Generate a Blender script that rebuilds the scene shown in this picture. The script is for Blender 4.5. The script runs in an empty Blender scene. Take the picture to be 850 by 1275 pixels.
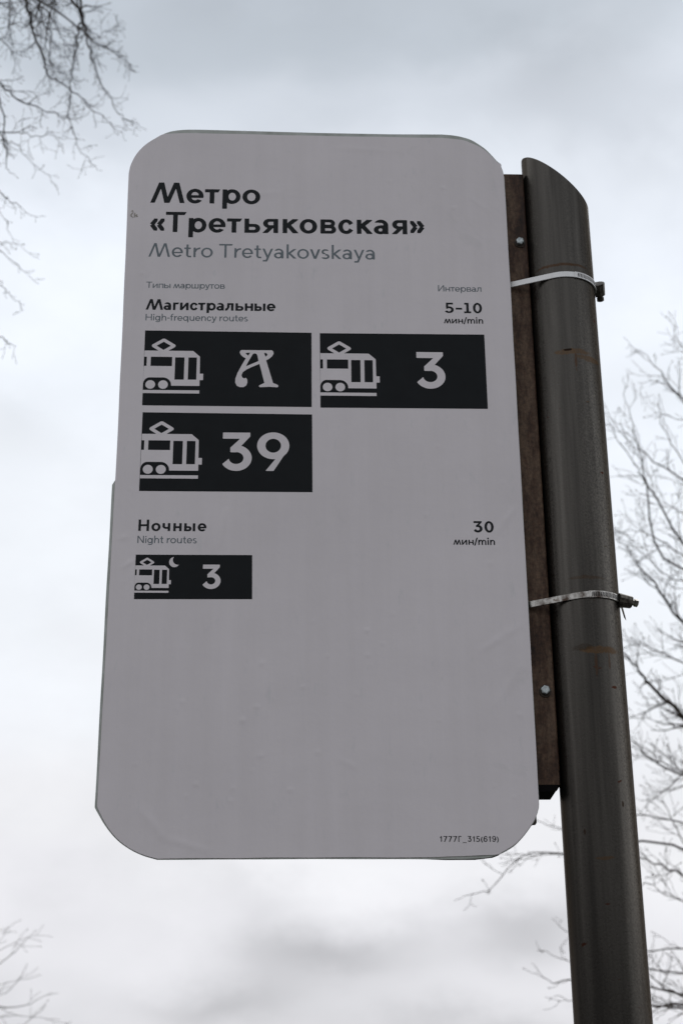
import bpy, math, random
import numpy as np
from mathutils import Vector, Matrix

S = bpy.context.scene
C = S.collection

# ------------------------------------------------------------------ camera
cam_d = bpy.data.cameras.new("camera")
cam = bpy.data.objects.new("camera", cam_d)
C.objects.link(cam)
cam.matrix_world = Matrix(((0.99997313, 0.00733021, 0.0, 0.0),
                           (0.00288805, -0.39398299, -0.9191132, 0.0),
                           (-0.00673729, 0.9190885, -0.39399357, 1.6),
                           (0, 0, 0, 1)))
cam_d.sensor_fit = 'VERTICAL'
cam_d.sensor_height = 23.4
cam_d.sensor_width = 15.6
cam_d.lens = 23.4 * 2000.0 / 1275.0
cam_d.clip_start = 0.05
cam_d.clip_end = 3000
cam_d.dof.use_dof = True
cam_d.dof.focus_distance = 2.36
cam_d.dof.aperture_fstop = 5.2
cam_d.dof.aperture_blades = 7
S.camera = cam

# ------------------------------------------------------------------ light
BACK0, BACK1 = 0.05, 1.62
CLOUDS = [(-0.81, 7.5, 3.14, 1.2, -0.34), (5.62, 8.48, 2.43, 1.29, -0.3), (-4.38, 5.88, 2.57, 0.91, -0.28), (-2.78, 9.38, 1.71, 0.86, -0.07), (3.56, 5.1, 4.57, 0.86, -0.2), (15.43, 39.5, 2.0, 2.0, 0.14), (-12.11, 33.37, 4.57, 3.14, 0.06), (8.99, 35.7, 0.63, 0.51, -0.05), (-13.3, 25.75, 1.57, 1.29, -0.07), (0.34, 39.83, 5.71, 1.71, -0.04), (-13.71, 39.1, 1.71, 1.43, 0.05), (-2.79, 10.73, 6.86, 0.57, 0.06), (8.38, 38.17, 3.14, 1.71, -0.12), (-5.95, 36.79, 2.57, 1.0, 0.06), (12.49, 35.09, 2.0, 1.0, -0.08), (13.05, 31.47, 2.0, 1.43, 0.04), (-4.32, 40.3, 3.43, 1.14, -0.05), (1.46, 9.76, 1.71, 0.51, 0.05), (-10.25, 8.76, 2.0, 0.86, -0.04)]
SUN_EL, SUN_AZ = math.radians(46), math.radians(30)     # azimuth from +Y towards +X
w = bpy.data.worlds.new("World")
S.world = w
w.use_nodes = True
N, L = w.node_tree.nodes, w.node_tree.links
N.clear()


def wn(t, **kw):
    n = N.new(t)
    for k, v in kw.items():
        setattr(n, k, v)
    return n


def wmath(op, a, b=None, c=None, clamp=False):
    n = wn('ShaderNodeMath', operation=op)
    n.use_clamp = clamp
    for i, q in enumerate((a, b, c)):
        if q is None:
            continue
        if isinstance(q, (int, float)):
            n.inputs[i].default_value = q
        else:
            L.new(q, n.inputs[i])
    return n.outputs[0]


sky = wn('ShaderNodeTexSky')
sky.sky_type = 'NISHITA'
sky.sun_disc = False
sky.sun_elevation = SUN_EL
sky.sun_rotation = SUN_AZ
bg_sky = wn('ShaderNodeBackground')
bg_sky.inputs[1].default_value = 0.1
L.new(sky.outputs[0], bg_sky.inputs[0])
tc = wn('ShaderNodeTexCoord')
sep = wn('ShaderNodeSeparateXYZ')
L.new(tc.outputs['Generated'], sep.inputs[0])
# cloud layer seen in direction space: elevation warped by noise
mp = wn('ShaderNodeMapping')
mp.inputs['Scale'].default_value = (1.0, 1.0, 1.7)
mp.inputs['Location'].default_value = (3.3, 0.4, 1.25)
L.new(tc.outputs['Generated'], mp.inputs[0])
n1 = wn('ShaderNodeTexNoise')
n1.inputs['Scale'].default_value = 4.2
n1.inputs['Detail'].default_value = 5
n1.inputs['Roughness'].default_value = 0.5
n1.inputs['Distortion'].default_value = 0.35
L.new(mp.outputs[0], n1.inputs['Vector'])
n2 = wn('ShaderNodeTexNoise')
n2.inputs['Scale'].default_value = 9
n2.inputs['Detail'].default_value = 6
n2.inputs['Roughness'].default_value = 0.55
L.new(mp.outputs[0], n2.inputs['Vector'])
elev = wmath('ARCSINE', sep.outputs[2])
# right side of the high cloud hangs a little lower
elev2 = wmath('ADD', elev, wmath('MULTIPLY', sep.outputs[0], 0.10))
warp = wmath('MULTIPLY', wmath('SUBTRACT', n1.outputs[0], 0.5), 0.20)
e = wmath('ADD', elev2, warp)
ramp = wn('ShaderNodeValToRGB')
L.new(wmath('DIVIDE', e, math.pi / 2, clamp=True), ramp.inputs[0])
cr = ramp.color_ramp
cr.interpolation = 'EASE'


def deg(a):
    return a / 90.0


stops = [(0, (.62, .62, .65)), (7, (.82, .815, .85)), (12, (.86, .86, .885)), (20, (.875, .905, .95)), (29, (.875, .92, .985)),
         (33.5, (.81, .855, .925)), (37, (.635, .68, .745)), (39.5, (.53, .58, .64)), (43, (.50, .545, .605)), (90, (.68, .71, .75))]
while len(cr.elements) < len(stops):
    cr.elements.new(0.5)
for el, (a, col) in zip(cr.elements, stops):
    el.position = deg(a)
    el.color = (*col, 1)
# clouds turn darker away from the hidden sun
sd = Vector((math.sin(SUN_AZ) * math.cos(SUN_EL), math.cos(SUN_AZ) * math.cos(SUN_EL), math.sin(SUN_EL)))
dot = wn('ShaderNodeVectorMath', operation='DOT_PRODUCT')
L.new(tc.outputs['Generated'], dot.inputs[0])
dot.inputs[1].default_value = sd
mr = wn('ShaderNodeMapRange')
mr.interpolation_type = 'SMOOTHSTEP'
mr.inputs[1].default_value = -0.05
mr.inputs[2].default_value = 0.52
mr.inputs[3].default_value = 0.0
mr.inputs[4].default_value = 1.0
L.new(dot.outputs['Value'], mr.inputs[0])
# overcast sky away from the sun: dim at the horizon, brighter overhead
back = wmath('MULTIPLY_ADD', wmath('MULTIPLY', wmath('MAXIMUM', elev, 0.0), 1.2, clamp=True), BACK1, BACK0)
lumb = wmath('MULTIPLY_ADD', mr.outputs[0], wmath('SUBTRACT', 1.0, back), back)
# single soft clouds: azimuth, elevation, half widths (degrees), strength
az = wmath('ARCTAN2', sep.outputs[0], sep.outputs[1])
patches = None
for a0, e0, ra, re, amp in CLOUDS:
    qa = wmath('DIVIDE', wmath('SUBTRACT', wmath('ADD', az, wmath('MULTIPLY', warp, 0.55)), math.radians(a0)), math.radians(ra))
    qe = wmath('DIVIDE', wmath('SUBTRACT', wmath('ADD', elev, wmath('MULTIPLY', wmath('SUBTRACT', n2.outputs[0], 0.5), 0.08)), math.radians(e0)), math.radians(re))
    g_ = wmath('EXPONENT', wmath('MULTIPLY', wmath('ADD', wmath('MULTIPLY', qa, qa), wmath('MULTIPLY', qe, qe)), -1.0))
    g_ = wmath('MULTIPLY', g_, amp)
    patches = g_ if patches is None else wmath('ADD', patches, g_)
fine = wmath('ADD', 1.0, wmath('MULTIPLY', wmath('SUBTRACT', n2.outputs[0], 0.5), 0.24))
lum = wmath('MULTIPLY', lumb, wmath('ADD', fine, patches))
vm = wn('ShaderNodeMix', data_type='RGBA', blend_type='MULTIPLY')
vm.inputs[0].default_value = 1.0
L.new(ramp.outputs[0], vm.inputs[6])
L.new(lum, vm.inputs[7])
bg_c = wn('ShaderNodeBackground')
bg_c.inputs[1].default_value = 1.04
L.new(vm.outputs[2], bg_c.inputs[0])
mx = wn('ShaderNodeMixShader')
mx.inputs[0].default_value = 0.96
L.new(bg_sky.outputs[0], mx.inputs[1])
L.new(bg_c.outputs[0], mx.inputs[2])
wo = wn('ShaderNodeOutputWorld')
L.new(mx.outputs[0], wo.inputs[0])

sun_d = bpy.data.lights.new("sun", 'SUN')
sun_d.energy = 0.5
sun_d.angle = math.radians(25)
sun_d.color = (1.0, 0.97, 0.93)
sun = bpy.data.objects.new("sun", sun_d)
C.objects.link(sun)
sun.rotation_euler = sd.to_track_quat('Z', 'Y').to_euler()

S.view_settings.view_transform = 'Standard'
S.view_settings.look = 'None'
S.view_settings.exposure = 0.0
S.view_settings.gamma = 1.0
S.render.film_transparent = False
S.cycles.max_bounces = 6


# ------------------------------------------------------------------ materials
def material(name, base, rough=0.6, metal=0.0, spec=0.5):
    m = bpy.data.materials.new(name)
    m.use_nodes = True
    p = m.node_tree.nodes['Principled BSDF']
    p.inputs['Base Color'].default_value = (*base, 1)
    p.inputs['Roughness'].default_value = rough
    p.inputs['Metallic'].default_value = metal
    p.inputs['Specular IOR Level'].default_value = spec
    return m, m.node_tree.nodes, m.node_tree.links, p


def noise(n, l, scale, detail=4, rough=0.55, stretch=(1, 1, 1), dist=0.0, loc=(0, 0, 0)):
    t = n.new('ShaderNodeTexCoord')
    m = n.new('ShaderNodeMapping')
    m.inputs['Scale'].default_value = stretch
    m.inputs['Location'].default_value = loc
    l.new(t.outputs['Object'], m.inputs[0])
    x = n.new('ShaderNodeTexNoise')
    x.inputs['Scale'].default_value = scale
    x.inputs['Detail'].default_value = detail
    x.inputs['Roughness'].default_value = rough
    x.inputs['Distortion'].default_value = dist
    l.new(m.outputs[0], x.inputs['Vector'])
    return x.outputs[0]


def ramp_of(n, l, fac, stops):
    r = n.new('ShaderNodeValToRGB')
    while len(r.color_ramp.elements) < len(stops):
        r.color_ramp.elements.new(0.5)
    for e_, (p, c) in zip(r.color_ramp.elements, stops):
        e_.position = p
        e_.color = (*c, 1)
    l.new(fac, r.inputs[0])
    return r.outputs[0]


def mixc(n, l, fac, a, b, mode='MIX'):
    m = n.new('ShaderNodeMix')
    m.data_type = 'RGBA'
    m.blend_type = mode
    for i, q in ((0, fac), (6, a), (7, b)):
        if isinstance(q, (int, float)):
            m.inputs[i].default_value = q
        elif isinstance(q, tuple):
            m.inputs[i].default_value = (*q, 1)
        else:
            l.new(q, m.inputs[i])
    return m.outputs[2]


def bump(n, l, p, h, strength=0.3, dist=0.001):
    b = n.new('ShaderNodeBump')
    b.inputs['Strength'].default_value = strength
    b.inputs['Distance'].default_value = dist
    l.new(h, b.inputs['Height'])
    l.new(b.outputs[0], p.inputs['Normal'])


FILM = (0.815, 0.745, 0.748)


def film_material(name):
    m, n, l, p = material(name, FILM, 0.5, 0, 0.2)
    a = noise(n, l, 3.0, 5, 0.6)
    c = ramp_of(n, l, a, [(0.3, (FILM[0] * .95, FILM[1] * .95, FILM[2] * .95)), (0.7, (FILM[0] * 1.03, FILM[1] * 1.03, FILM[2] * 1.03))])
    g = noise(n, l, 55.0, 4, 0.7, (1, 1, 0.35), loc=(4, 2, 1))     # rain streaks and grime
    gm = ramp_of(n, l, g, [(0.60, (0, 0, 0)), (0.82, (1, 1, 1))])
    c2 = mixc(n, l, gm, c, (0.70, 0.665, 0.665))
    l.new(c2, p.inputs['Base Color'])
    dr = noise(n, l, 30.0, 6, 0.65, (1, 1, 0.05), loc=(1, 1, 6))
    c2 = mixc(n, l, 0.32, c2, ramp_of(n, l, dr, [(0.35, (.93, .925, .92)), (0.65, (1.05, 1.05, 1.055))]), 'MULTIPLY')
    sc = noise(n, l, 6.5, 7, 0.72, (1, 1, 1), dist=.6, loc=(5, 3, 2))
    c2 = mixc(n, l, ramp_of(n, l, sc, [(0.62, (0, 0, 0)), (0.80, (.8, .8, .8))]), c2, (0.66, 0.62, 0.61))
    l.new(c2, p.inputs['Base Color'])
    b1 = noise(n, l, 9.0, 3, 0.5)
    b2 = noise(n, l, 140.0, 2, 0.5)
    ad = n.new('ShaderNodeMath')
    ad.operation = 'MULTIPLY_ADD'
    l.new(b2, ad.inputs[0])
    ad.inputs[1].default_value = 0.08
    l.new(b1, ad.inputs[2])
    bump(n, l, p, ad.outputs[0], 0.35, 0.004)
    return m


M_film = film_material('sign_film')
M_print = film_material('unprinted_film')


def ink(name, col):
    m, n, l, p = material(name, col, 0.6, 0, 0.12)
    a = noise(n, l, 30.0, 5, 0.6)
    c = ramp_of(n, l, a, [(0.3, tuple(x * .88 for x in col)), (0.72, tuple(x * 1.14 for x in col))])
    l.new(c, p.inputs['Base Color'])
    return m


M_black = ink('black_ink', (0.019, 0.0205, 0.022))
M_badge = ink('badge_ink', (0.0130, 0.0142, 0.0155))
M_grey = ink('grey_ink', (0.185, 0.208, 0.222))

m, n, l, p = material('backing_plate', (0.16, 0.15, 0.14), 0.6)
a = noise(n, l, 24, 5, 0.65)
l.new(ramp_of(n, l, a, [(0.35, (0.38, 0.39, 0.345)), (0.64, (0.56, 0.57, 0.53)), (0.74, (0.24, 0.15, 0.10))]), p.inputs['Base Color'])
M_back = m
m, n, l, p = material('core_edge', (0.05, 0.035, 0.025), 0.8)
M_core = m
M_end = material('end_block_black', (0.006, 0.005, 0.005), 0.9, 0, 0.1)[0]

# rusty painted channel
m, n, l, p = material('rusty_channel', (0.07, 0.05, 0.04), 0.72, 0.0, 0.35)
a = noise(n, l, 24, 8, 0.75, (1, 1, 0.3))
b = noise(n, l, 160, 5, 0.7, loc=(3, 3, 3))
c1 = ramp_of(n, l, a, [(0.34, (0.016, 0.009, 0.007)), (0.46, (0.075, 0.040, 0.024)), (0.56, (0.150, 0.100, 0.066)), (0.66, (0.060, 0.020, 0.010))])
c2 = ramp_of(n, l, b, [(0.36, (0.38, 0.32, 0.30)), (0.66, (1.4, 1.3, 1.2))])
l.new(mixc(n, l, 0.7, c1, c2, 'MULTIPLY'), p.inputs['Base Color'])
bump(n, l, p, b, 0.5, 0.0008)
M_rust = m

# weathered steel pole
m, n, l, p = material('weathered_steel', (0.10, 0.097, 0.09), 0.5, 0.0, 0.5)
p.inputs['Specular Tint'].default_value = (0.38, 0.36, 0.34, 1)
a = noise(n, l, 26, 5, 0.6, (1, 1, 0.035), loc=(.3, 0, 0))
b = noise(n, l, 330, 3, 0.6)
c1 = ramp_of(n, l, a, [(0.34, (0.042, 0.038, 0.034)), (0.50, (0.076, 0.069, 0.061)), (0.68, (0.145, 0.133, 0.118))])
c2 = ramp_of(n, l, b, [(0.34, (0.6, 0.6, 0.6)), (0.52, (1.0, 1.0, 1.0)), (0.70, (1.6, 1.58, 1.52))])
gm_ = noise(n, l, 9, 3, 0.5, (1.6, 1.6, .10), loc=(2, 7, 1))
c3 = mixc(n, l, ramp_of(n, l, gm_, [(0.42, (.10, .10, .10)), (0.60, (.9, .9, .9))]), c1, c2, 'MULTIPLY')
# short rust scratches
r = noise(n, l, 42, 3, 0.5, (1, 1, 1.9), loc=(1.7, 5, 2.2))
rm = ramp_of(n, l, r, [(0.715, (0, 0, 0)), (0.75, (1, 1, 1))])
c4 = mixc(n, l, rm, c3, (0.055, 0.022, 0.014))
STAINS = [(2.7821, 0.0005, 0.03, 0.005, 0.9, (0.085, 0.05, 0.026)), (2.7727, 0.0244, 0.022, 0.006, 0.8, (0.085, 0.05, 0.026)), (2.7848, -0.0067, 0.007, 0.0022, 2.0, (0.015, 0.009, 0.006)), (2.307, 0.0077, 0.03, 0.006, 1.0, (0.085, 0.05, 0.026)), (2.3117, -0.0147, 0.016, 0.005, 0.6, (0.03, 0.02, 0.012)), (2.0163, -0.0052, 0.014, 0.0028, 0.8, (0.085, 0.05, 0.026)), (2.7642, 0.0042, 0.0022, 0.016, 0.9, (0.06, 0.03, 0.016)), (2.2858, 0.0017, 0.0025, 0.02, 0.8, (0.06, 0.03, 0.016)), (2.2906, 0.0212, 0.002, 0.014, 0.7, (0.06, 0.03, 0.016)), (2.9356, -0.0048, 0.045, 0.003, 0.9, (0.05, 0.025, 0.012)), (2.4154, -0.0021, 0.03, 0.003, 0.5, (0.05, 0.028, 0.014)), (3.0236, 0.0541, 0.002, 0.006, 1.2, (0.03, 0.015, 0.01)), (2.0908, 0.0252, 0.002, 0.005, 1.2, (0.03, 0.018, 0.012)), (2.0528, -0.0286, 0.0015, 0.004, 1.0, (0.03, 0.018, 0.012))]
tco = n.new('ShaderNodeTexCoord')
sxyz = n.new('ShaderNodeSeparateXYZ')
l.new(tco.outputs['Object'], sxyz.inputs[0])
sn = noise(n, l, 60, 4, 0.65)
sn2 = noise(n, l, 150, 3, 0.6, loc=(9, 1, 4))


def mth(op, a_, b_=None, clamp=False):
    q = n.new('ShaderNodeMath')
    q.operation = op
    q.use_clamp = clamp
    for i_, v_ in enumerate((a_, b_)):
        if v_ is None: continue
        if isinstance(v_, (int, float)): q.inputs[i_].default_value = v_
        else: l.new(v_, q.inputs[i_])
    return q.outputs[0]


for z0_, x0_, hw_, hh_, amt, colr in STAINS:
    dz_ = mth('DIVIDE', mth('ADD', mth('SUBTRACT', sxyz.outputs[2], z0_), mth('MULTIPLY', mth('SUBTRACT', sn, .5), hh_ * 2.2)), hh_)
    dx_ = mth('DIVIDE', mth('ADD', mth('SUBTRACT', sxyz.outputs[0], x0_), mth('MULTIPLY', mth('SUBTRACT', sn2, .5), hw_ * .6)), hw_)
    q = mth('SUBTRACT', 1.0, mth('ADD', mth('MULTIPLY', dz_, dz_), mth('MULTIPLY', dx_, dx_)), clamp=True)
    q = mth('MULTIPLY', mth('MULTIPLY', q, 2.2, clamp=True), mth('MULTIPLY', mth('ADD', sn2, .25), amt), clamp=True)
    c4 = mixc(n, l, q, c4, colr)
l.new(c4, p.inputs['Base Color'])
p.inputs['Metallic'].default_value = 0.9
rr = ramp_of(n, l, b, [(0.3, (0.25, 0.25, 0.25)), (0.7, (0.40, 0.40, 0.40))])
l.new(rr, p.inputs['Roughness'])
bump(n, l, p, b, 0.25, 0.0006)
M_pole = m

m, n, l, p = material('rust_streak', (0.12, 0.065, 0.03), 0.8)
a = noise(n, l, 120, 4, 0.7)
l.new(ramp_of(n, l, a, [(0.4, (0.10, 0.075, 0.05)), (0.6, (0.16, 0.085, 0.035))]), p.inputs['Base Color'])
M_streak = m

m, n, l, p = material('stainless_band', (0.62, 0.61, 0.58), 0.27, 1.0)
a = noise(n, l, 60, 4, 0.6)
l.new(ramp_of(n, l, a, [(0.36, (0.07, 0.05, 0.04)), (0.48, (0.26, 0.24, 0.22)), (0.60, (0.50, 0.48, 0.45)), (0.68, (0.16, 0.13, 0.11))]), p.inputs['Base Color'])
M_band = m
m, n, l, p = material('pale_band', (0.62, 0.60, 0.58), 0.5, 0.3)
a = noise(n, l, 70, 4, 0.6)
l.new(ramp_of(n, l, a, [(0.27, (0.22, 0.15, 0.10)), (0.36, (0.80, 0.77, 0.75)), (0.7, (0.88, 0.86, 0.84))]), p.inputs['Base Color'])
M_pale = m
M_slot = material('slot_dark', (0.03, 0.028, 0.026), 0.8)[0]
m, n, l, p = material('screw_steel', (0.10, 0.09, 0.075), 0.5, 0.7)
a = noise(n, l, 180, 3, 0.6)
l.new(ramp_of(n, l, a, [(0.35, (0.05, 0.042, 0.034)), (0.65, (0.20, 0.18, 0.15))]), p.inputs['Base Color'])
M_screw = m
m, n, l, p = material('zinc_bolt', (0.5, 0.53, 0.52), 0.45, 0.5)
a = noise(n, l, 260, 3, 0.6)
l.new(ramp_of(n, l, a, [(0.35, (0.30, 0.33, 0.33)), (0.65, (0.62, 0.65, 0.64))]), p.inputs['Base Color'])
M_bolt = m


def bark(name, c0, c1):
    m, n, l, p = material(name, c0, 0.85, 0, 0.2)
    a = noise(n, l, 18, 5, 0.6, (1, 1, 0.3))
    l.new(ramp_of(n, l, a, [(0.35, c0), (0.68, c1)]), p.inputs['Base Color'])
    bump(n, l, p, a, 0.5, 0.01)
    return m


M_bark_l = bark('bark_brown', (0.030, 0.021, 0.018), (0.060, 0.044, 0.038))
M_bark_r = bark('bark_grey', (0.042, 0.030, 0.025), (0.085, 0.064, 0.053))
M_bud = bark('bud_brown', (0.045, 0.025, 0.015), (0.09, 0.055, 0.035))

m, n, l, p = material('grass_ground', (0.05, 0.06, 0.03), 0.9)
a = noise(n, l, 1.3, 8, 0.65)
l.new(ramp_of(n, l, a, [(0.35, (0.045, 0.040, 0.028)), (0.6, (0.055, 0.065, 0.030))]), p.inputs['Base Color'])
M_ground = m
m, n, l, p = material('asphalt', (0.05, 0.05, 0.05), 0.85)
a = noise(n, l, 60, 6, 0.7)
l.new(ramp_of(n, l, a, [(0.35, (0.035, 0.035, 0.036)), (0.65, (0.07, 0.07, 0.068))]), p.inputs['Base Color'])
bump(n, l, p, a, 0.4, 0.004)
M_asph = m
m, n, l, p = material('kerb_stone', (0.3, 0.29, 0.28), 0.8)
a = noise(n, l, 30, 5, 0.7)
l.new(ramp_of(n, l, a, [(0.35, (0.22, 0.21, 0.20)), (0.65, (0.36, 0.35, 0.33))]), p.inputs['Base Color'])
M_kerb = m
M_white = material('road_paint', (0.7, 0.7, 0.68), 0.7)[0]


# ------------------------------------------------------------------ mesh helpers
class MB:
    def __init__(s):
        s.v, s.f, s.mi = [], [], []

    def add(s, vs, fs, mi=0):
        k = len(s.v)
        s.v += [tuple(q) for q in vs]
        s.f += [tuple(i + k for i in f) for f in fs]
        s.mi += [mi] * len(fs)

    def box(s, x0, x1, y0, y1, z0, z1, mi=0):
        v = [(x, y, z) for z in (z0, z1) for y in (y0, y1) for x in (x0, x1)]
        s.add(v, [(0, 2, 3, 1), (4, 5, 7, 6), (0, 1, 5, 4), (2, 6, 7, 3), (0, 4, 6, 2), (1, 3, 7, 5)], mi)

    def tube(s, pts, rad, n=6, cap=True, mi=0):
        pts = [Vector(q) for q in pts]
        k = len(s.v)
        up = None
        for i, q in enumerate(pts):
            d = (pts[min(i + 1, len(pts) - 1)] - pts[max(i - 1, 0)])
            if d.length < 1e-9:
                d = Vector((0, 0, 1))
            d.normalize()
            if up is None:
                up = d.orthogonal().normalized()
            else:
                up = (up - d * up.dot(d))
                up = up.normalized() if up.length > 1e-6 else d.orthogonal().normalized()
            b = d.cross(up)
            r_ = rad[i] if hasattr(rad, '__len__') else rad
            for j in range(n):
                t = 2 * math.pi * j / n
                s.v.append(tuple(q + (up * math.cos(t) + b * math.sin(t)) * r_))
        for i in range(len(pts) - 1):
            for j in range(n):
                a_, b_ = k + i * n + j, k + i * n + (j + 1) % n
                s.f.append((a_, b_, b_ + n, a_ + n))
                s.mi.append(mi)
        if cap:
            s.f.append(tuple(k + j for j in range(n))[::-1])
            s.f.append(tuple(k + (len(pts) - 1) * n + j for j in range(n)))
            s.mi += [mi, mi]

    def build(s, name, mats, parent=None, off=(0, 0, 0), smooth=False):
        me = bpy.data.meshes.new(name)
        ox, oy, oz = off
        me.from_pydata([(a - ox, b - oy, c - oz) for a, b, c in s.v], [], s.f)
        for q in (mats if isinstance(mats, (list, tuple)) else [mats]):
            me.materials.append(q)
        if any(s.mi):
            me.polygons.foreach_set('material_index', s.mi)
        if smooth:
            me.polygons.foreach_set('use_smooth', [True] * len(s.f))
        me.update()
        o = bpy.data.objects.new(name, me)
        C.objects.link(o)
        if parent:
            o.parent = parent
        return o


def tag(o, label=None, cat=None, group=None, kind=None):
    if label: o['label'] = label
    if cat: o['category'] = cat
    if group: o['group'] = group
    if kind: o['kind'] = kind
    return o


def empty(name, loc, rz=0.0):
    o = bpy.data.objects.new(name, None)
    o.empty_display_size = 0.1
    o.location = loc
    o.rotation_euler = (0, 0, rz)
    C.objects.link(o)
    return o


# stop assembly frame: x = along the sign to the right, y = away from the viewer, z = up (metres)
YAW = 0.0358
AX = Vector((math.cos(YAW), math.sin(YAW), 0))
AY = Vector((-math.sin(YAW), math.cos(YAW), 0))
O = AX * -0.25722 + AY * 2.15328
TOP = 3.195
SW, SH = 0.600, 1.1755


def thing(name, off, label, cat, group=None):
    e_ = empty(name, O + AX * off[0] + AY * off[1] + Vector((0, 0, off[2])), YAW)
    tag(e_, label, cat, group)
    e_['off'] = off
    return e_


def part(mb, name, mats, th, smooth=False):
    return mb.build(name, mats, th, tuple(th['off']), smooth)


# ------------------------------------------------------------------ flat shapes from distance fields
def march(F, xs, ys, merge=True):
    """F[j,i] < 0 inside. Returns verts, faces, contour segments."""
    ins = F < 0
    verts, faces, segs = [], [], []
    idx = {}

    def cv(i, j):
        k = (0, i, j)
        if k not in idx:
            idx[k] = len(verts)
            verts.append((xs[i], ys[j]))
        return idx[k]

    def ev(i0, j0, i1, j1):
        if (i1, j1) < (i0, j0):
            i0, j0, i1, j1 = i1, j1, i0, j0
        k = (1, i0, j0, i1, j1)
        if k not in idx:
            a_, b_ = F[j0, i0], F[j1, i1]
            t = a_ / (a_ - b_)
            idx[k] = len(verts)
            verts.append((xs[i0] + (xs[i1] - xs[i0]) * t, ys[j0] + (ys[j1] - ys[j0]) * t))
        return idx[k]

    c = ins[:-1, :-1].astype(int) + ins[:-1, 1:] + ins[1:, 1:] + ins[1:, :-1]
    for j in range(c.shape[0]):
        full = np.flatnonzero(c[j] == 4)
        if merge:
            k = 0
            while k < len(full):
                m_ = k
                while m_ + 1 < len(full) and full[m_ + 1] == full[m_] + 1:
                    m_ += 1
                a_, b_ = int(full[k]), int(full[m_]) + 1
                faces.append((cv(a_, j), cv(b_, j), cv(b_, j + 1), cv(a_, j + 1)))
                k = m_ + 1
        else:
            for a_ in full:
                a_ = int(a_)
                faces.append((cv(a_, j), cv(a_ + 1, j), cv(a_ + 1, j + 1), cv(a_, j + 1)))
    for j, i in np.argwhere((c > 0) & (c < 4)):
        i, j = int(i), int(j)
        q = [(i, j), (i + 1, j), (i + 1, j + 1), (i, j + 1)]
        poly, ex, en = [], None, None
        for k in range(4):
            a_, b_ = q[k], q[(k + 1) % 4]
            ia, ib = ins[a_[1], a_[0]], ins[b_[1], b_[0]]
            if ia:
                poly.append(cv(*a_))
            if ia != ib:
                v_ = ev(*a_, *b_)
                poly.append(v_)
                if ia: ex = v_
                else: en = v_
        if len(poly) >= 3:
            faces.append(tuple(poly))
            segs.append((ex, en))
    return verts, faces, segs


X = Y = None


def poly(*pts):
    d = np.full(X.shape, 1e9)
    sgn = np.ones(X.shape)
    n_ = len(pts)
    for k in range(n_):
        ax_, ay_ = pts[k]
        bx_, by_ = pts[(k + 1) % n_]
        ex_, ey_ = bx_ - ax_, by_ - ay_
        wx, wy = X - ax_, Y - ay_
        t = np.clip((wx * ex_ + wy * ey_) / (ex_ * ex_ + ey_ * ey_ + 1e-12), 0, 1)
        d = np.minimum(d, (wx - ex_ * t) ** 2 + (wy - ey_ * t) ** 2)
        c1_, c2_, c3_ = Y >= ay_, Y < by_, ex_ * wy > ey_ * wx
        flip = (c1_ & c2_ & c3_) | (~c1_ & ~c2_ & ~c3_)
        sgn = np.where(flip, -sgn, sgn)
    return sgn * np.sqrt(d)


def rect(x0, y0, x1, y1):
    return np.maximum(np.maximum(x0 - X, X - x1), np.maximum(y0 - Y, Y - y1))


def ell(cx, cy, a, b):
    return (np.sqrt(((X - cx) / a) ** 2 + ((Y - cy) / b) ** 2) - 1) * min(a, b)


def ring(cx, cy, a, b, s, h):
    return np.maximum(ell(cx, cy, a, b), -ell(cx, cy, a - s, b - h))


def seg(x0, y0, x1, y1, t):
    dx, dy = x1 - x0, y1 - y0
    k = math.hypot(dx, dy)
    nx, ny = -dy / k * t / 2, dx / k * t / 2
    return poly((x0 + nx, y0 + ny), (x1 + nx, y1 + ny), (x1 - nx, y1 - ny), (x0 - nx, y0 - ny))


def U(*a_):
    r_ = a_[0]
    for q in a_[1:]: r_ = np.minimum(r_, q)
    return r_


def I(*a_):
    r_ = a_[0]
    for q in a_[1:]: r_ = np.maximum(r_, q)
    return r_


def sub(a_, *b_):
    for q in b_: a_ = np.maximum(a_, -q)
    return a_


def DD(x0, y0, x1, y1):
    h_ = (y1 - y0) / 2
    rx = min(h_ * 1.05, (x1 - x0) * .9)
    return U(rect(x0, y0, x1 - rx, y1), ell(x1 - rx, y0 + h_, rx, h_))


def Dr(x0, y0, x1, y1, s, h):
    return sub(DD(x0, y0, x1, y1), DD(x0 + s, y0 + h, x1 - s, y1 - h))


def mx_(f, W):      # mirror a shape left-right
    global X
    X0 = X
    X = W - X
    r_ = f()
    X = X0
    return r_


XH = 0.70


def zig(W, H, s):   # the slanting M
    k = W / 1.46
    p_ = [(.105, -.05), (.467, 1.04), (.715, -.05), (1.085, 1.04), (1.352, -.05)]
    p_ = [(x * k, y * H) for x, y in p_]
    u_ = U(*[seg(*p_[i], *p_[i + 1], s * (.98 if i % 2 else .9)) for i in range(4)])
    return I(u_, rect(-1, 0, W + 1, H))


def g_c(s, h, W, H=XH):
    a_ = W / 2 * 1.04
    return sub(ring(a_, H / 2, a_, H / 2 + .012, s, h), poly((a_ * 1.05, H / 2), (a_ + 1, H / 2 + .62), (a_ + 1, H / 2 - .62)))


def g_e(s, h, W):
    r_ = ring(W / 2, XH / 2, W / 2, XH / 2 + .012, s, h)
    r_ = sub(r_, poly((W * .45, XH * .47 - h * .42), (W + 1, XH * .47 - h * .42), (W + 1, XH / 2 - .60), (W * .62, XH * .30)))
    return U(r_, I(rect(s * .5, XH * .47 - h * .42, W - s * .3, XH * .47 + h * .42), ell(W / 2, XH / 2, W / 2, XH / 2)))


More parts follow.
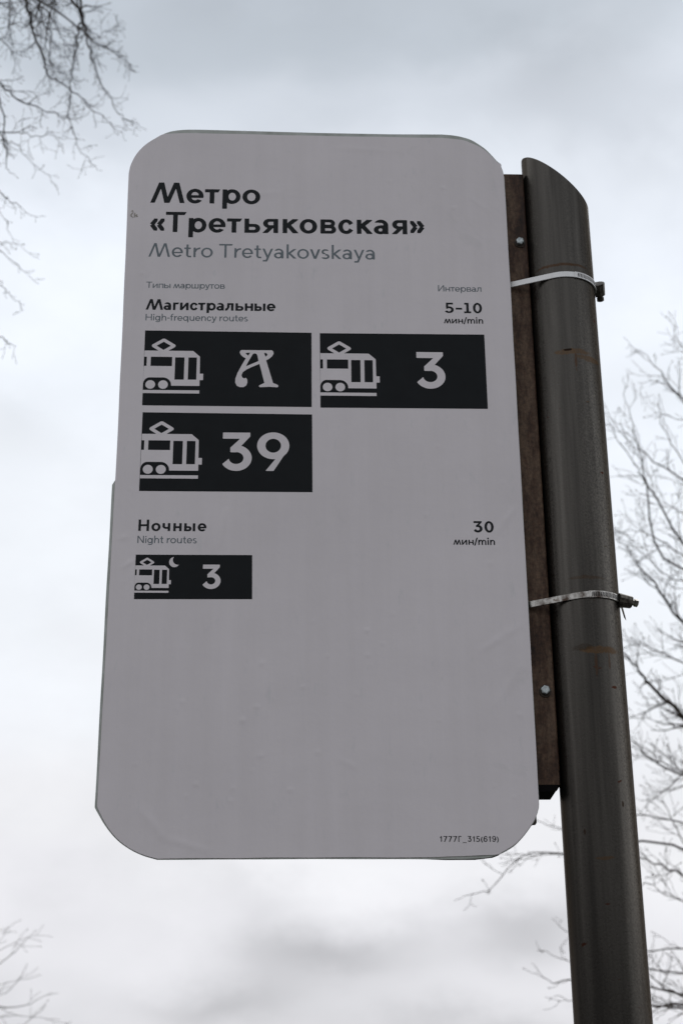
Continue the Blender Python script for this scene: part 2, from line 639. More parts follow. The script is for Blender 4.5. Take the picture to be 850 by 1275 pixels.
def g_T(s, h, W, H):
    return U(poly((0, H), (W, H), (W - h * .5, H - h), (0, H - h)), rect(W * .47 - s / 2, 0, W * .47 + s / 2, H - h * .5))


def g_p(s, h, W):
    a_ = (W - s * .25) / 2
    return U(rect(0, -.25, s, XH), sub(ell(W - a_, XH / 2, a_, XH / 2 + .012), ell(W - a_ + s * .04, XH / 2, a_ - s, XH / 2 - h * 1.0)))


def g_hn(s, h, W, H=XH, dy=0):
    r_ = U(rect(0, 0, s, XH), rect(W - s, 0, W, XH * .58))
    a_ = (W - 0.0) / 2
    arch = I(ring(a_ + s * .15, XH * .56, a_ - s * .15, XH * .44 + .012, s, h), rect(0, XH * .55, W, 2))
    return U(r_, arch)


def g_a(s, h, W):
    b_ = XH * .31
    bowl = sub(U(ell(W * .46, b_ - .01, W * .46, b_ + .0), rect(W * .46, h * 0 + .0, W - s * .4, h * 0 + .0001)),
               ell(W * .50, b_ - .01, W * .50 - s * .98, b_ - h * .9))
    bowl = U(bowl, I(rect(W * .45, XH * .62 - h * .9, W - s * .4, XH * .62), rect(0, 0, W, XH)))
    bowl = U(bowl, I(ring(W * .46, b_ - .01, W * .46, b_, s, h * .9), rect(0, -.1, W, XH)))
    bowl = I(bowl, rect(0, -.03, W - s * .4, XH * .63))
    top = I(ring(W * .5, XH * .60, W * .5, XH * .40 + .012, s, h), rect(0, XH * .58, W, 2))
    top = sub(top, poly((-.2, XH * .60), (W * .06, XH * .96), (-.2, XH * 1.2)), rect(-.1, .3, W * .40, XH * .80))
    return U(bowl, top, rect(W - s, 0, W, XH * .60))


def g_s(s, h, W):
    t = (s + h) / 2 * .95
    c_ = W / 2
    r1 = XH * .25
    up = I(ring(c_, XH * .735, W * .46, XH * .265 + .012, s * .95, h), U(rect(-1, XH * .72, c_, 2), rect(c_ - .001, XH * .86, W, 2), rect(-1, XH * .5, c_, XH * .73)))
    dn = I(ring(c_, XH * .255, W * .5, XH * .255 + .012, s * .95, h), U(rect(c_, -1, W + 1, XH * .28), rect(-1, -1, c_ + .001, XH * .155), rect(c_ - .001, 0, W + 1, XH * .51)))
    return U(up, dn)


def g_3(s, h, W, H=1.0):
    k = W / .728
    o_ = (.163 - h)
    P_ = [(.035, 1), (.685, 1), (.685, 1 - h * .62), (.46, .63), (.44, .63 - h * .2), (.36, .66 - h * 1.1), (.217 + o_ * .3, .66 - h * 1.1),
          (.217 + o_ * .3, .66 - h * .36), (.447 + o_ * .9, 1 - h), (.035, 1 - h)]
    bowl = ring(.36 * k, .33, .368 * k, .335, s * 1.03, h * 1.1)
    bowl = sub(bowl, I(poly((-.27, -.106), (.54, .632), (.2, 2), (-2, 1)), rect(-1, -1, .36 * k, 2)))
    return U(poly(*[(x * k, y) for x, y in P_]), bowl)


def g_9(s, h, W):
    return U(ring(W / 2, .66, W / 2, .352, s * 1.05, h * 1.04),
             poly((W * .99, .60), (W * .52, 0), (W * .27, 0), (W * .60, .34), (W * .76, .50)))


def g_5(s, h, W):
    return U(rect(W * .10, 1 - h, W * .93, 1), rect(W * .10, .47, W * .10 + s * .85, 1),
             sub(ring(W * .44, .315, W * .56, .325, s, h), rect(-1, .19, W * .10, 2), poly((-1, .9), (W * .42, .32), (0, .20), (-1, .1))),
             rect(W * .10, .48, W * .45, .62 + (h - .14) * .2))


def g_1(s, h, W, slab=True):
    r_ = U(rect(W * .5 - s / 2, 0, W * .5 + s / 2, 1), poly((W * .5, 1), (W * .05, 1), (W * .05, 1 - h), (W * .5, 1 - h)))
    if slab:
        return U(r_, rect(0, 0, W, h))
    return U(rect(W * .62 - s / 2, 0, W * .62 + s / 2, 1), poly((W * .62, 1), (W * .1, .76), (W * .1, .64), (W * .62, .84)))


def g_y(s, h, W, tail=True):
    t = (s + h) / 2 * 1.04
    q = U(seg(t * .45, XH + .05, W * .52, 0.0, t), seg(W - t * .45, XH + .05, W * .36, -.235, t))
    q = I(q, rect(-1, -.235, W + 1, XH))
    return U(q, I(poly((W * .06, -.245), (W * .42, -.245), (W * .47, -.245 + h), (W * .06, -.245 + h)), rect(0, -1, W, 0)))


def g_k(s, h, W, H):
    t = (s + h) / 2 * 1.05
    q = U(seg(s * .6, XH * .44, W - t * .35, XH + .04, t), seg(s * 1.35, XH * .52, W - t * .4, -.04, t * 1.04))
    return U(rect(0, 0, s, H), I(q, rect(s * .5, 0, W + .1, XH)))


def g_t(s, h, W):
    return U(rect(W * .28, .16, W * .28 + s, .93), rect(0, XH - h, W * .92, XH),
             I(ring(W * .28 + .19, .18, .19, .19, s, h), rect(0, -1, W * .28 + .2, .18)), rect(W * .28 + .19, -.01, W, h - .01))


def g_l(s, h, W, H):        # Cyrillic el
    return U(rect(W - s, 0, W, H), rect(W * .24, H - h, W, H),
             poly((W * .24, H), (W * .24 + s * 1.0, H), (W * .24 + s * .92, H * .45), (W * .24 + s * .2, .05), (s * .4, -.01), (0, -.01), (0, h), (W * .13, h * 1.35), (W * .22, H * .42)))


def g_g(s, h, W):
    a_ = (W - s * .25) / 2
    r_ = U(rect(W - s, -.06, W, XH), sub(ell(a_, XH / 2, a_, XH / 2 + .012), ell(a_ - s * .04, XH / 2, a_ - s, XH / 2 - h)))
    return U(r_, I(sub(ring(W / 2, -.04, W / 2, .215, s, h), rect(-1, -.12, W * .3, 1)), rect(-1, -1, W, -.04)))


def g_q(s, h, W):
    return mx_(lambda: g_p(s, h, W), W)


def g_6(s, h, W):
    return U(ring(W / 2, .31, W / 2, .32, s, h), I(ring(W * .62, .5, W * .62, .51, s, h), rect(-1, .3, W * .62, 2)), I(ring(W * .55, .75, W * .42, .26, s, h), rect(W * .5, .74, W, 2)))


G = {
    'М': (1.46, lambda s, h, W: zig(W, 1.0, s)), 'M': (1.46, lambda s, h, W: zig(W, 1.0, s)),
    'м': (1.02, lambda s, h, W: zig(W, XH, s * .92)),
    'е': (.71, g_e), 'e': (.69, g_e), 'о': (.735, lambda s, h, W: ring(W / 2, XH / 2, W / 2, XH / 2 + .012, s, h)),
    'т': (.63, lambda s, h, W: g_T(s, h, W, XH)), 'Т': (.86, lambda s, h, W: g_T(s, h, W, 1.0)), 'T': (.86, lambda s, h, W: g_T(s, h, W, 1.0)),
    'р': (.745, g_p), 'p': (.745, g_p), 'с': (.64, g_c), 'c': (.62, g_c),
    'ь': (.66, lambda s, h, W: U(rect(0, 0, s, XH), Dr(0, 0, W, XH * .63, s, h * .95))),
    'ы': (.90, lambda s, h, W: U(rect(0, 0, s, XH), Dr(0, 0, W - s - .085, XH * .63, s, h * .95), rect(W - s, 0, W, XH))),
    'я': (.66, lambda s, h, W: U(rect(W - s, 0, W, XH), mx_(lambda: Dr(0, XH * .35, W * .95, XH, s, h * .92), W), poly((0, 0), (s * 1.15, 0), (W - s * .85, XH * .42), (W - s * 2.1, XH * .40)))),
    'к': (.66, lambda s, h, W: g_k(s, h, W, XH)), 'k': (.62, lambda s, h, W: g_k(s, h, W, 1.04)),
    'в': (.66, lambda s, h, W: U(sub(DD(0, XH * .44, W * .93, XH), DD(s, XH * .44 + h * .86, W * .93 - s * .85, XH - h * .9)) if True else 0,
                                 sub(DD(0, 0, W, XH * .57), DD(s, h * .9, W - s * .95, XH * .57 - h * .86), I(DD(s, XH * .44 + h * .86, W * .93 - s * .85, XH - h * .9))))),
    'а': (.61, g_a), 'a': (.60, g_a),
    'г': (.50, lambda s, h, W: U(rect(0, 0, s, XH), poly((0, XH), (W, XH), (W - h * .5, XH - h), (0, XH - h)))),
    'Г': (.50, lambda s, h, W: U(rect(0, 0, s, 1), rect(0, 1 - h, W, 1))),
    'и': (.70, lambda s, h, W: U(rect(0, 0, s, XH), rect(W - s, 0, W, XH), I(seg(s * .3, -.03, W - s * .3, XH + .03, s * .82), rect(0, 0, W, XH)))),
    'И': (.86, lambda s, h, W: U(rect(0, 0, s, 1), rect(W - s, 0, W, 1), I(seg(s * .3, -.03, W - s * .3, 1.03, s * .85), rect(0, 0, W, 1)))),
    'N': (.84, lambda s, h, W: U(rect(0, 0, s, 1), rect(W - s, 0, W, 1), I(seg(s * .3, 1.03, W - s * .3, -.03, s * .9), rect(0, 0, W, 1)))),
    'н': (.68, lambda s, h, W: U(rect(0, 0, s, XH), rect(W - s, 0, W, XH), rect(0, XH / 2 - h / 2, W, XH / 2 + h / 2))),
    'Н': (.86, lambda s, h, W: U(rect(0, 0, s, 1), rect(W - s, 0, W, 1), rect(0, .5 - h / 2, W, .5 + h / 2))),
    'H': (.86, lambda s, h, W: U(rect(0, 0, s, 1), rect(W - s, 0, W, 1), rect(0, .5 - h / 2, W, .5 + h / 2))),
    'п': (.66, lambda s, h, W: U(rect(0, 0, s, XH), rect(W - s, 0, W, XH), rect(0, XH - h, W, XH))),
    'л': (.68, lambda s, h, W: g_l(s, h, W, XH)),
    'ш': (1.0, lambda s, h, W: U(rect(0, 0, s, XH), rect(W - s, 0, W, XH), rect(W / 2 - s / 2, 0, W / 2 + s / 2, XH), rect(0, 0, W, h))),
    'ч': (.64, lambda s, h, W: U(rect(W - s, 0, W, XH), rect(0, XH * .6, s, XH), I(ring(W * .46, XH * .62, W * .46, XH * .34, s, h), rect(0, 0, W * .46, XH * .62)), rect(W * .44, XH * .28, W - s * .5, XH * .28 + h))),
    'у': (.68, g_y), 'y': (.68, g_y), 't': (.44, g_t),
    'r': (.42, lambda s, h, W: U(rect(0, 0, s, XH), I(ring(W * .98, XH * .50, W * .92, XH * .5 + .012, s, h), rect(s * .2, XH * .56, W, 2)))),
    'v': (.66, lambda s, h, W: I(U(seg(s * .45, XH + .05, W * .5, -.03, s), seg(W - s * .45, XH + .05, W * .5, -.03, s)), rect(0, 0, W, XH))),
    's': (.52, g_s), 'i': (.155, lambda s, h, W: U(rect(W / 2 - s / 2, 0, W / 2 + s / 2, XH), ell(W / 2, .90, s * .62, s * .62))),
    'g': (.70, g_g), 'q': (.72, g_q), 'h': (.64, lambda s, h, W: U(g_hn(s, h, W), rect(0, 0, s, 1.04))), 'n': (.64, g_hn),
    'u': (.64, lambda s, h, W: U(rect(0, XH * .42, s, XH), rect(W - s, 0, W, XH), I(ring(W / 2 - s * .08, XH * .43, W / 2 - s * .08, XH * .43 + .012, s, h), rect(0, -1, W, XH * .44)))),
    'm': (1.04, lambda s, h, W: U(g_hn(s, h, W * .5 + s * .5), rect(W - s, 0, W, XH * .58), I(ring(W * .75 - s * .17, XH * .56, W * .25 + s * .17, XH * .44 + .012, s, h), rect(W * .5, XH * .55, W, 2)))),
    'f': (.42, lambda s, h, W: U(rect(W * .25, 0, W * .25 + s, .80), rect(0, XH - h, W * .92, XH), I(ring(W * .25 + .21, .80, .21, .235, s, h), rect(0, .79, W * .25 + .22, 2)), rect(W * .25 + .2, 1.035 - h, W, 1.035))),
    '-': (.34, lambda s, h, W: rect(0, .32, W, .32 + h)), '–': (.52, lambda s, h, W: rect(0, .34, W, .34 + h)),
    '_': (.62, lambda s, h, W: rect(0, -.20, W, -.11)),
    '/': (.42, lambda s, h, W: I(seg(.03, -.14, W - .03, 1.04, s * .9), rect(-.1, -.1, W + .1, 1.0))),
    '(': (.24, lambda s, h, W: I(ring(.6, .38, .6, .72, s, h), rect(-1, -.22, W, 1))),
    ')': (.24, lambda s, h, W: I(ring(W - .6, .38, .6, .72, s, h), rect(0, -.22, W + 1, 1))),
    '«': (.62, lambda s, h, W: U(*[I(U(seg(x + s * .55, .36, x + .34, .70, s * .95), seg(x + s * .55, .36, x + .34, .02, s * .95)), rect(-1, .06, 2, .66), rect(x, -1, x + .34, 2)) for x in (0, .29)])),
    '»': (.62, lambda s, h, W: mx_(lambda: G['«'][1](s, h, W), W)),
    '0': (.73, lambda s, h, W: ring(W / 2, .5, W / 2, .512, s * 1.0, h * 1.05)),
    '3': (.728, g_3), '9': (.765, g_9), '5': (.68, g_5), '1': (.56, g_1),
    '7': (.6, lambda s, h, W: U(rect(0, 1 - h, W, 1), poly((W, 1), (W, 1 - h), (W * .40, 0), (W * .40 - s, 0), (W * .66, 1 - h)))),
    '6': (.62, g_6), '#1': (.42, lambda s, h, W: g_1(s, h, W, False)), '#9': (.62, lambda s, h, W: None),
}
G['o'] = G['о']
BIG = dict(М=.055, т=.02, Т=.015)
LSB = {c_: .10 for c_ in 'рpькkвГгиИNнНHпшrnhmui'}
LSB.update({c_: .02 for c_ in 'тТTуyvм/МM'})
RSB = {c_: .10 for c_ in 'ыяиИNнНHпшлnhmuigqаaч'}
RSB.update({c_: .015 for c_ in 'тТTуyvкkмгr/МM'})


def fieldmesh(fn, x0, y0, x1, y1, cell, merge=True):
    global X, Y
    xs = np.arange(x0, x1 + cell, cell) + cell * 0.013
    ys = np.arange(y0, y1 + cell, cell) + cell * 0.017
    X, Y = np.meshgrid(xs, ys)
    return march(fn(), xs, ys, merge)


def glyph(ch, s, h, alt, res):
    if alt and ch in '19':
        if ch == '9':
            Wd = .62
            def fn():
                global X, Y
                X0, Y0 = X, Y
                X, Y = Wd - X0, 1 - Y0
                r_ = g_6(s, h, Wd)
                X, Y = X0, Y0
                return r_
            return Wd, fieldmesh(fn, -.05, -.32, Wd + .05, 1.1, 1.0 / res)
        Wd, f_ = G['#1']
    else:
        Wd, f_ = G[ch]
        if alt and ch in '35': Wd *= .85
    return Wd, fieldmesh(lambda: f_(s, h, Wd), -.05, -.32, Wd + .05, 1.1, 1.0 / res)


def lettering(text, u0, u1, base, cap, s, h, mat, th, depth=0.13, alt=False, res=None, name='lettering', slope=0.0):
    res = res or (64 if cap > 20 else 40)
    cache, items, x = {}, [], 0.0
    for ch in text:
        if ch == ' ':
            x += .34
            continue
        if ch not in cache:
            cache[ch] = glyph(ch, s, h, alt, res)
        Wd, ms = cache[ch]
        x += LSB.get(ch, .05)
        items.append([ch, x, Wd])
        x += Wd + RSB.get(ch, .05)
    x0_ = items[0][1]
    end = items[-1][1] + items[-1][2]
    extra = ((u1 - u0) / cap - (end - x0_)) / max(1, (len(text) - 1))
    kx = 1.0
    if abs(extra) > .06:                   # take up the rest by the letters' own width
        kx = ((u1 - u0) / cap - (len(text) - 1) * math.copysign(.06, extra)) / (end - x0_)
        extra = math.copysign(.06, extra)
    pos, cnt, j = [], 0, 0
    for i, ch in enumerate(text):
        if ch == ' ': continue
        pos.append((items[j][1] - x0_) * kx + i * extra)
        j += 1
    mb = MB()
    for (ch, _, Wd), px in zip(items, pos):
        vs, fs, _s = cache[ch][1]
        mb.add([on_film(u0 + (px + a_ * kx) * cap, base + slope * px * cap - b_ * cap, depth) for a_, b_ in vs], fs)
    return part(mb, name, mat, th)


# ------------------------------------------------------------------ ground
def sheet(name, x0, x1, y0, y1, z, mat, z0=None):
    mb = MB()
    if z0 is None:
        mb.add([(x0, y0, z), (x1, y0, z), (x1, y1, z), (x0, y1, z)], [(0, 1, 2, 3)])
    else:
        mb.box(x0, x1, y0, y1, z0, z)
    return tag(mb.build(name, mat), kind='structure')


sheet('ground', -900, 900, -900, 900, -0.13, M_ground)
sheet('pavement', -60, 60, -1.6, 3.6, 0.0, M_asph, -0.125)
sheet('kerb', -60, 60, -1.75, -1.604, 0.01, M_kerb, -0.125)
sheet('road', -60, 60, -9.5, -1.754, -0.122, M_asph)

# ------------------------------------------------------------------ the sign
sign = thing('stop_sign', (SW / 2, 0, TOP - SH),
             'white tram stop board with rounded corners, black route badges and Cyrillic station name', 'sign')


def rr(x0, y0, x1, y1, r_):
    qx = np.abs(X - (x0 + x1) / 2) - (x1 - x0) / 2 + r_
    qy = np.abs(Y - (y0 + y1) / 2) - (y1 - y0) / 2 + r_
    return np.minimum(np.maximum(qx, qy), 0) + np.hypot(np.maximum(qx, 0), np.maximum(qy, 0)) - r_


def rounded(pts):
    out, n_ = [], len(pts)
    for i in range(n_):
        p0, p1, p2, p3 = pts[i - 1], pts[i], pts[(i + 1) % n_], pts[(i + 2) % n_]
        out.append(p1)
        if math.dist(p1, p2) < 36 and math.dist(p0, p1) < 60 and math.dist(p2, p3) < 60:
            for t in (.25, .5, .75):
                out.append(tuple(0.5 * (2 * b + (c - a) * t + (2 * a - 5 * b + 4 * c - d) * t * t + (3 * b - a - 3 * c + d) * t ** 3) for a, b, c, d in zip(p0, p1, p2, p3)))
    return out


PANEL_OUT = [(-1.1, 85.8), (0.2, 74.8), (2.7, 64.9), (8.1, 51.1), (15.9, 38.2), (26.7, 26.0), (40.0, 15.8), (52.6, 7.2), (66.9, 1.5), (88.2, -1.4), (111.1, -1.8), (300.0, 1.2), (420.0, 1.8), (502.3, 0.7), (517.8, 1.9), (533.0, 4.8), (548.3, 10.1), (560.2, 18.2), (572.1, 28.2), (582.4, 40.9), (591.8, 53.7), (596.3, 55.3), (596.4, 62.8), (598.7, 70.8), (600.3, 83.8), (600.4, 300.0), (600.4, 700.0), (600.3, 1091.9), (599.8, 1104.4), (593.8, 1121.4), (587.2, 1131.5), (575.6, 1146.0), (562.7, 1158.3), (547.0, 1167.4), (531.5, 1172.6), (516.1, 1174.7), (487.0, 1175.4), (300.0, 1175.0), (85.4, 1176.0), (70.6, 1172.0), (56.4, 1166.4), (43.9, 1159.4), (33.0, 1151.3), (22.1, 1140.2), (10.6, 1124.9), (-0.7, 1106.5), (-0.8, 800.0), (-0.6, 629.0), (3.6, 623.0), (3.0, 500.0), (1.4, 300.0)]
FILM_OUT = [(-1.1, 85.8), (0.2, 74.8), (2.7, 64.9), (8.1, 51.1), (15.9, 38.2), (26.7, 26.0), (40.0, 15.8), (50.5, 9.0), (64.7, 7.5), (88.0, 6.1), (111.3, 5.7), (300.0, 7.6), (420.0, 8.0), (502.1, 8.2), (532.8, 11.3), (548.0, 16.7), (566.0, 26.7), (580.8, 42.2), (590.7, 55.3), (595.5, 56.6), (595.9, 63.1), (598.1, 71.1), (599.7, 83.8), (600.0, 300.0), (600.0, 700.0), (599.8, 1091.9), (599.2, 1104.4), (593.3, 1121.0), (586.8, 1130.8), (575.2, 1145.4), (562.3, 1157.5), (546.8, 1166.3), (540.1, 1169.7), (508.7, 1170.8), (454.7, 1173.4), (300.0, 1173.4), (86.0, 1175.0), (71.2, 1171.1), (56.9, 1165.5), (44.5, 1158.6), (33.8, 1150.5), (23.3, 1139.5), (12.6, 1124.0), (2.6, 1105.4), (3.2, 800.0), (3.4, 629.0), (3.8, 560.0), (3.2, 500.0), (1.7, 300.0)]


def panel_field():      # the board as it was cut, slightly uneven
    return poly(*rounded(PANEL_OUT)) + .2 * np.sin(X / 19.0 + 2) * np.sin(Y / 27.0)


def film_field():       # the printed film stops a few millimetres short along the top, the lower left and the bottom
    return poly(*rounded(FILM_OUT)) + .25 * np.sin(X / 17.0) * np.sin(Y / 23.0 + 1)


def back_field():
    f_ = poly(*rounded(PANEL_OUT)) + 1.2
    f_ = np.minimum(f_, poly((380, 1172), (470, 1175.8), (510, 1175.6), (535, 1172.6), (546, 1168), (546, 1150), (380, 1150)))
    return np.minimum(f_, rect(575, 1116, 596.0, 1128.8))


ridges = [  # wrinkles in the film: x0,y0,x1,y1,width,height in mm
    (141, 676, 139, 722, 3.0, .55), (166, 668, 158, 725, 3.2, .65), (152, 690, 150, 735, 2.6, .35), (44, 352, 60, 376, 3, .4),
    (22, 760, 36, 748, 3, .6), (14, 715, 26, 712, 4, .5), (572, 560, 560, 1000, 6, .45), (560, 700, 588, 664, 4, .5), (585, 846, 530, 882, 5, .5),
    (548, 960, 586, 905, 5, .35), (200, 122, 240, 118, 5, .25), (540, 120, 575, 150, 4, .25), (520, 520, 545, 560, 6, .2),
    (330, 30, 420, 36, 5, .25), (330, 1040, 352, 1052, 4, .3), (90, 1146, 150, 1164, 5, .4), (60, 1108, 90, 1142, 6, .5),
]
rnd = random.Random(5)
dots = [(rnd.uniform(20, 580), rnd.uniform(30, 1140), rnd.uniform(1.5, 3.2), rnd.uniform(.3, .9)) for _ in range(60)]
dots = [q for q in dots if q[1] < 95 or q[1] > 830 or (q[0] > 400 and 520 < q[1]) or (q[0] < 28) or (q[0] > 565)] + \
       [(196, 985, 3.5, 1.0), (222, 1035, 3, .8), (262, 1082, 3, .8), (300, 1030, 3, .7), (500, 105, 2.5, .9), (516, 143, 2.5, .8)]
vs, fs, sg = fieldmesh(film_field, -6, -6, 606, 1182, 2.6, merge=False)
va = np.array(vs)
hgt = np.zeros(len(va))
for x0, y0, x1, y1, wd, hh in ridges:
    dx, dy = x1 - x0, y1 - y0
    t = np.clip(((va[:, 0] - x0) * dx + (va[:, 1] - y0) * dy) / (dx * dx + dy * dy), 0, 1)
    dd = np.hypot(va[:, 0] - x0 - dx * t, va[:, 1] - y0 - dy * t)
    hgt += hh * np.exp(-(dd / wd) ** 2) * (0.35 + 0.65 * np.sin(np.pi * np.clip(t * .9 + .05, 0, 1)))
for x0, y0, wd, hh in dots:
    hgt += hh * .8 * np.exp(-(((va[:, 0] - x0) ** 2 + (va[:, 1] - y0) ** 2) / wd ** 2))
hgt = np.minimum(hgt, 0.55) if True else hgt
hgt += 0.25 * np.sin(va[:, 0] / 90 + 1) * np.sin(va[:, 1] / 130)
mb = MB()
mb.add([(a_ / 1000, -h_ / 1000 + .0005, TOP - b_ / 1000) for (a_, b_), h_ in zip(vs, hgt)], [f_[::-1] for f_ in fs])
face = part(mb, 'face_film', M_film, sign, smooth=True)


def plate(fn, y0, y1, name, mats, mi_edge, cell=4.0, rng=(-6, -6, 606, 1182), ofs=(0, 0)):
    vs, fs, sg = fieldmesh(fn, *rng, cell)
    mb = MB()
    P3 = lambda q, y: ((q[0] + ofs[0]) / 1000, y, TOP - (q[1] + ofs[1]) / 1000)
    mb.add([P3(q, y0) for q in vs], fs)
    mb.add([P3(q, y1) for q in vs], [f_[::-1] for f_ in fs])
    for a_, b_ in sg:
        mb.add([P3(vs[a_], y0), P3(vs[b_], y0), P3(vs[b_], y1), P3(vs[a_], y1)], [(0, 1, 2, 3)], mi_edge)
    return part(mb, name, mats, sign)


plate(panel_field, .0014, .0040, 'front_panel', [M_back, M_back], 1)
plate(back_field, .0048, .0076, 'back_panel', [M_core, M_core], 1)



def relief(a, b):
    h_ = 0.0
    for x0, y0, x1, y1, wd, hh in ridges:
        if min(x0, x1) - 12 < a < max(x0, x1) + 12 and min(y0, y1) - 12 < b < max(y0, y1) + 12:
            dx, dy = x1 - x0, y1 - y0
            t = min(max(((a - x0) * dx + (b - y0) * dy) / (dx * dx + dy * dy), 0), 1)
            h_ += hh * math.exp(-(math.hypot(a - x0 - dx * t, b - y0 - dy * t) / wd) ** 2) * (0.35 + 0.65 * math.sin(math.pi * min(max(t * .9 + .05, 0), 1)))
    return min(h_, .55) + 0.25 * math.sin(a / 90 + 1) * math.sin(b / 130)


def on_film(a, b, lift):      # a, b in mm from the upper left corner
    return (a / 1000, .0005 - (relief(a, b) + lift) / 1000, TOP - b / 1000)


# printed words
B_ = (.196, .157)
R_ = (.134, .108)
M1 = (.178, .142)
lettering('Метро', 34.2, 209, 140.4, 38.4, *B_, M_black, sign, name='station_lettering')
lettering('«Третьяковская»', 35.5, 470, 194.7, 37.6, *B_, M_black, sign, name='station_lettering', slope=-.004)
lettering('Metro Tretyakovskaya', 35, 389.5, 240.2, 24.8, *R_, M_grey, sign, name='latin_lettering')
lettering('Типы маршрутов', 35.3, 156.5, 296.5, 11, .142, .118, M_grey, sign, name='heading_lettering')
lettering('Интервал', 487, 554.4, 296.8, 11.2, .142, .118, M_grey, sign, name='heading_lettering')
lettering('Магистральные', 35.5, 235, 335.3, 18.9, .205, .168, M_black, sign, name='route_class_lettering')
lettering('High-frequency routes', 36.6, 193, 354.0, 11.4, .142, .118, M_grey, sign, name='translation_lettering')
lettering('5–10', 497, 554, 335.2, 18.3, .205, .17, M_black, sign, name='interval_lettering')
lettering('мин/min', 494, 554.8, 353.6, 11.3, *M1, M_black, sign, name='minutes_lettering')
lettering('Ночные', 40.5, 138.7, 703, 17.9, .205, .168, M_black, sign, name='route_class_lettering')
lettering('Night routes', 40, 125.3, 721.8, 11.2, .142, .118, M_grey, sign, name='translation_lettering')
lettering('30', 526, 556, 702, 17.8, .21, .17, M_black, sign, name='interval_lettering')
lettering('мин/min', 496, 556.8, 721.6, 11.3, *M1, M_black, sign, name='minutes_lettering')
lettering('1777Г_315(619)', 463.1, 542.5, 1152.6, 7.7, .15, .13, M_black, sign, name='code_lettering', alt=True)


def tram():
    body = poly((-1, 34.8), (73.6, 34.8), (84.2, 44.5), (84.8, 94.5), (-1, 94.5))
    pant = U(*[seg(*a_, *b_, 5.2) for a_, b_ in (((13.2, 26.3), (28.6, 16.2)), ((28.6, 16.2), (44.2, 26.3)), ((44.2, 26.3), (28.6, 36.6)), ((28.6, 36.6), (13.2, 26.3)))],
             ell(13.6, 26.3, 2.9, 2.6), ell(43.8, 26.3, 2.9, 2.6), ell(28.6, 16.6, 3, 2.6))
    body = U(body, I(pant, rect(-1, 0, 100, 40)), rect(80, 73.7, 89.8, 84.5))
    body = sub(body, rect(-2, 45.4, 4.0, 61.2), rect(10, 45.4, 42.3, 61.2), rect(46.8, 46, 60.9, 84.1), rect(66.8, 46, 79.6, 84))
    arch = U(rect(9, 80.6, 30, 110), ell(9.6, 92, 9.6, 11.4), rect(0, 92, 20, 110), ell(29.5, 93.5, 12.6, 12.9), rect(20, 93.5, 42.1, 110))
    body = sub(body, arch)
    return U(body, ell(10.9, 92.7, 7.3, 7.2), ell(30, 92.7, 7.3, 7.2), rect(-1, 102, 84.7, 107.3))


def figure(fn, rng, cell, name, parent, depth=.24, u0=0, v0=0, k=1.0, mat=None):
    vs, fs, _ = fieldmesh(fn, *rng, cell)
    mb = MB()
    mb.add([on_film(u0 + a_ * k, v0 + b_ * k, depth) for a_, b_ in vs], fs)
    o = mb.build(name, mat or M_print, parent, tuple(sign['off']))
    return o


def badge(quad):
    mb = MB()
    (a, b, c_, d_) = quad
    nx_, ny_ = 60, 36
    vs_ = []
    for j in range(ny_ + 1):
        for i in range(nx_ + 1):
            s_, t_ = i / nx_, j / ny_
            x = (a[0] * (1 - s_) + b[0] * s_) * (1 - t_) + (d_[0] * (1 - s_) + c_[0] * s_) * t_
            y = (a[1] * (1 - s_) + b[1] * s_) * (1 - t_) + (d_[1] * (1 - s_) + c_[1] * s_) * t_
            vs_.append(on_film(x, y, .13))
    mb.add(vs_, [(j * (nx_ + 1) + i, j * (nx_ + 1) + i + 1, (j + 1) * (nx_ + 1) + i + 1, (j + 1) * (nx_ + 1) + i) for j in range(ny_) for i in range(nx_)])
    return part(mb, 'route_badge', M_badge, sign, smooth=True)


def number(txt, u0, u1, base, cap, parent, s=.19, h=.163):
    before = sign['off']
    o = lettering(txt, u0, u1, base, cap, s, h, M_print, sign, depth=.24, name='route_number')
    o.parent = parent
    return o


bA = badge([(36.8, 371.7), (290.5, 372.7), (290.9, 500.2), (37.6, 499.6)])
figure(tram, (0, 0, 92, 110), .5, 'tram_icon', bA, u0=37.4, v0=371.8)
PX = lambda x, y: (181.9 + (x - 200) * .1148, 408 + (y - 145) * .1288)


def fancy():
    outer = [(205, 125), (220, 115), (620, 115), (640, 130), (645, 158), (625, 195), (585, 230), (547, 250), (642, 550), (700, 572), (715, 590),
             (700, 607), (590, 600), (470, 607), (455, 592), (470, 577), (528, 550), (460, 298), (350, 345), (285, 378), (243, 410), (226, 450), (236, 480), (262, 493),
             (288, 485), (303, 512), (305, 548), (290, 586), (255, 608), (205, 608), (165, 588), (145, 545), (148, 490), (175, 415), (225, 320), (278, 226),
             (240, 205), (208, 175), (197, 145)]
    f_ = poly(*[PX(*q) for q in outer])
    for hole in ([(272, 160), (290, 152), (335, 150), (310, 190)], [(518, 150), (545, 152), (563, 168), (560, 185), (537, 202)],
                 [(372, 165), (395, 157), (418, 165), (432, 190), (447, 260), (420, 272), (282, 333), (320, 255)]):
        f_ = sub(f_, poly(*[PX(*q) for q in hole]))
    return f_


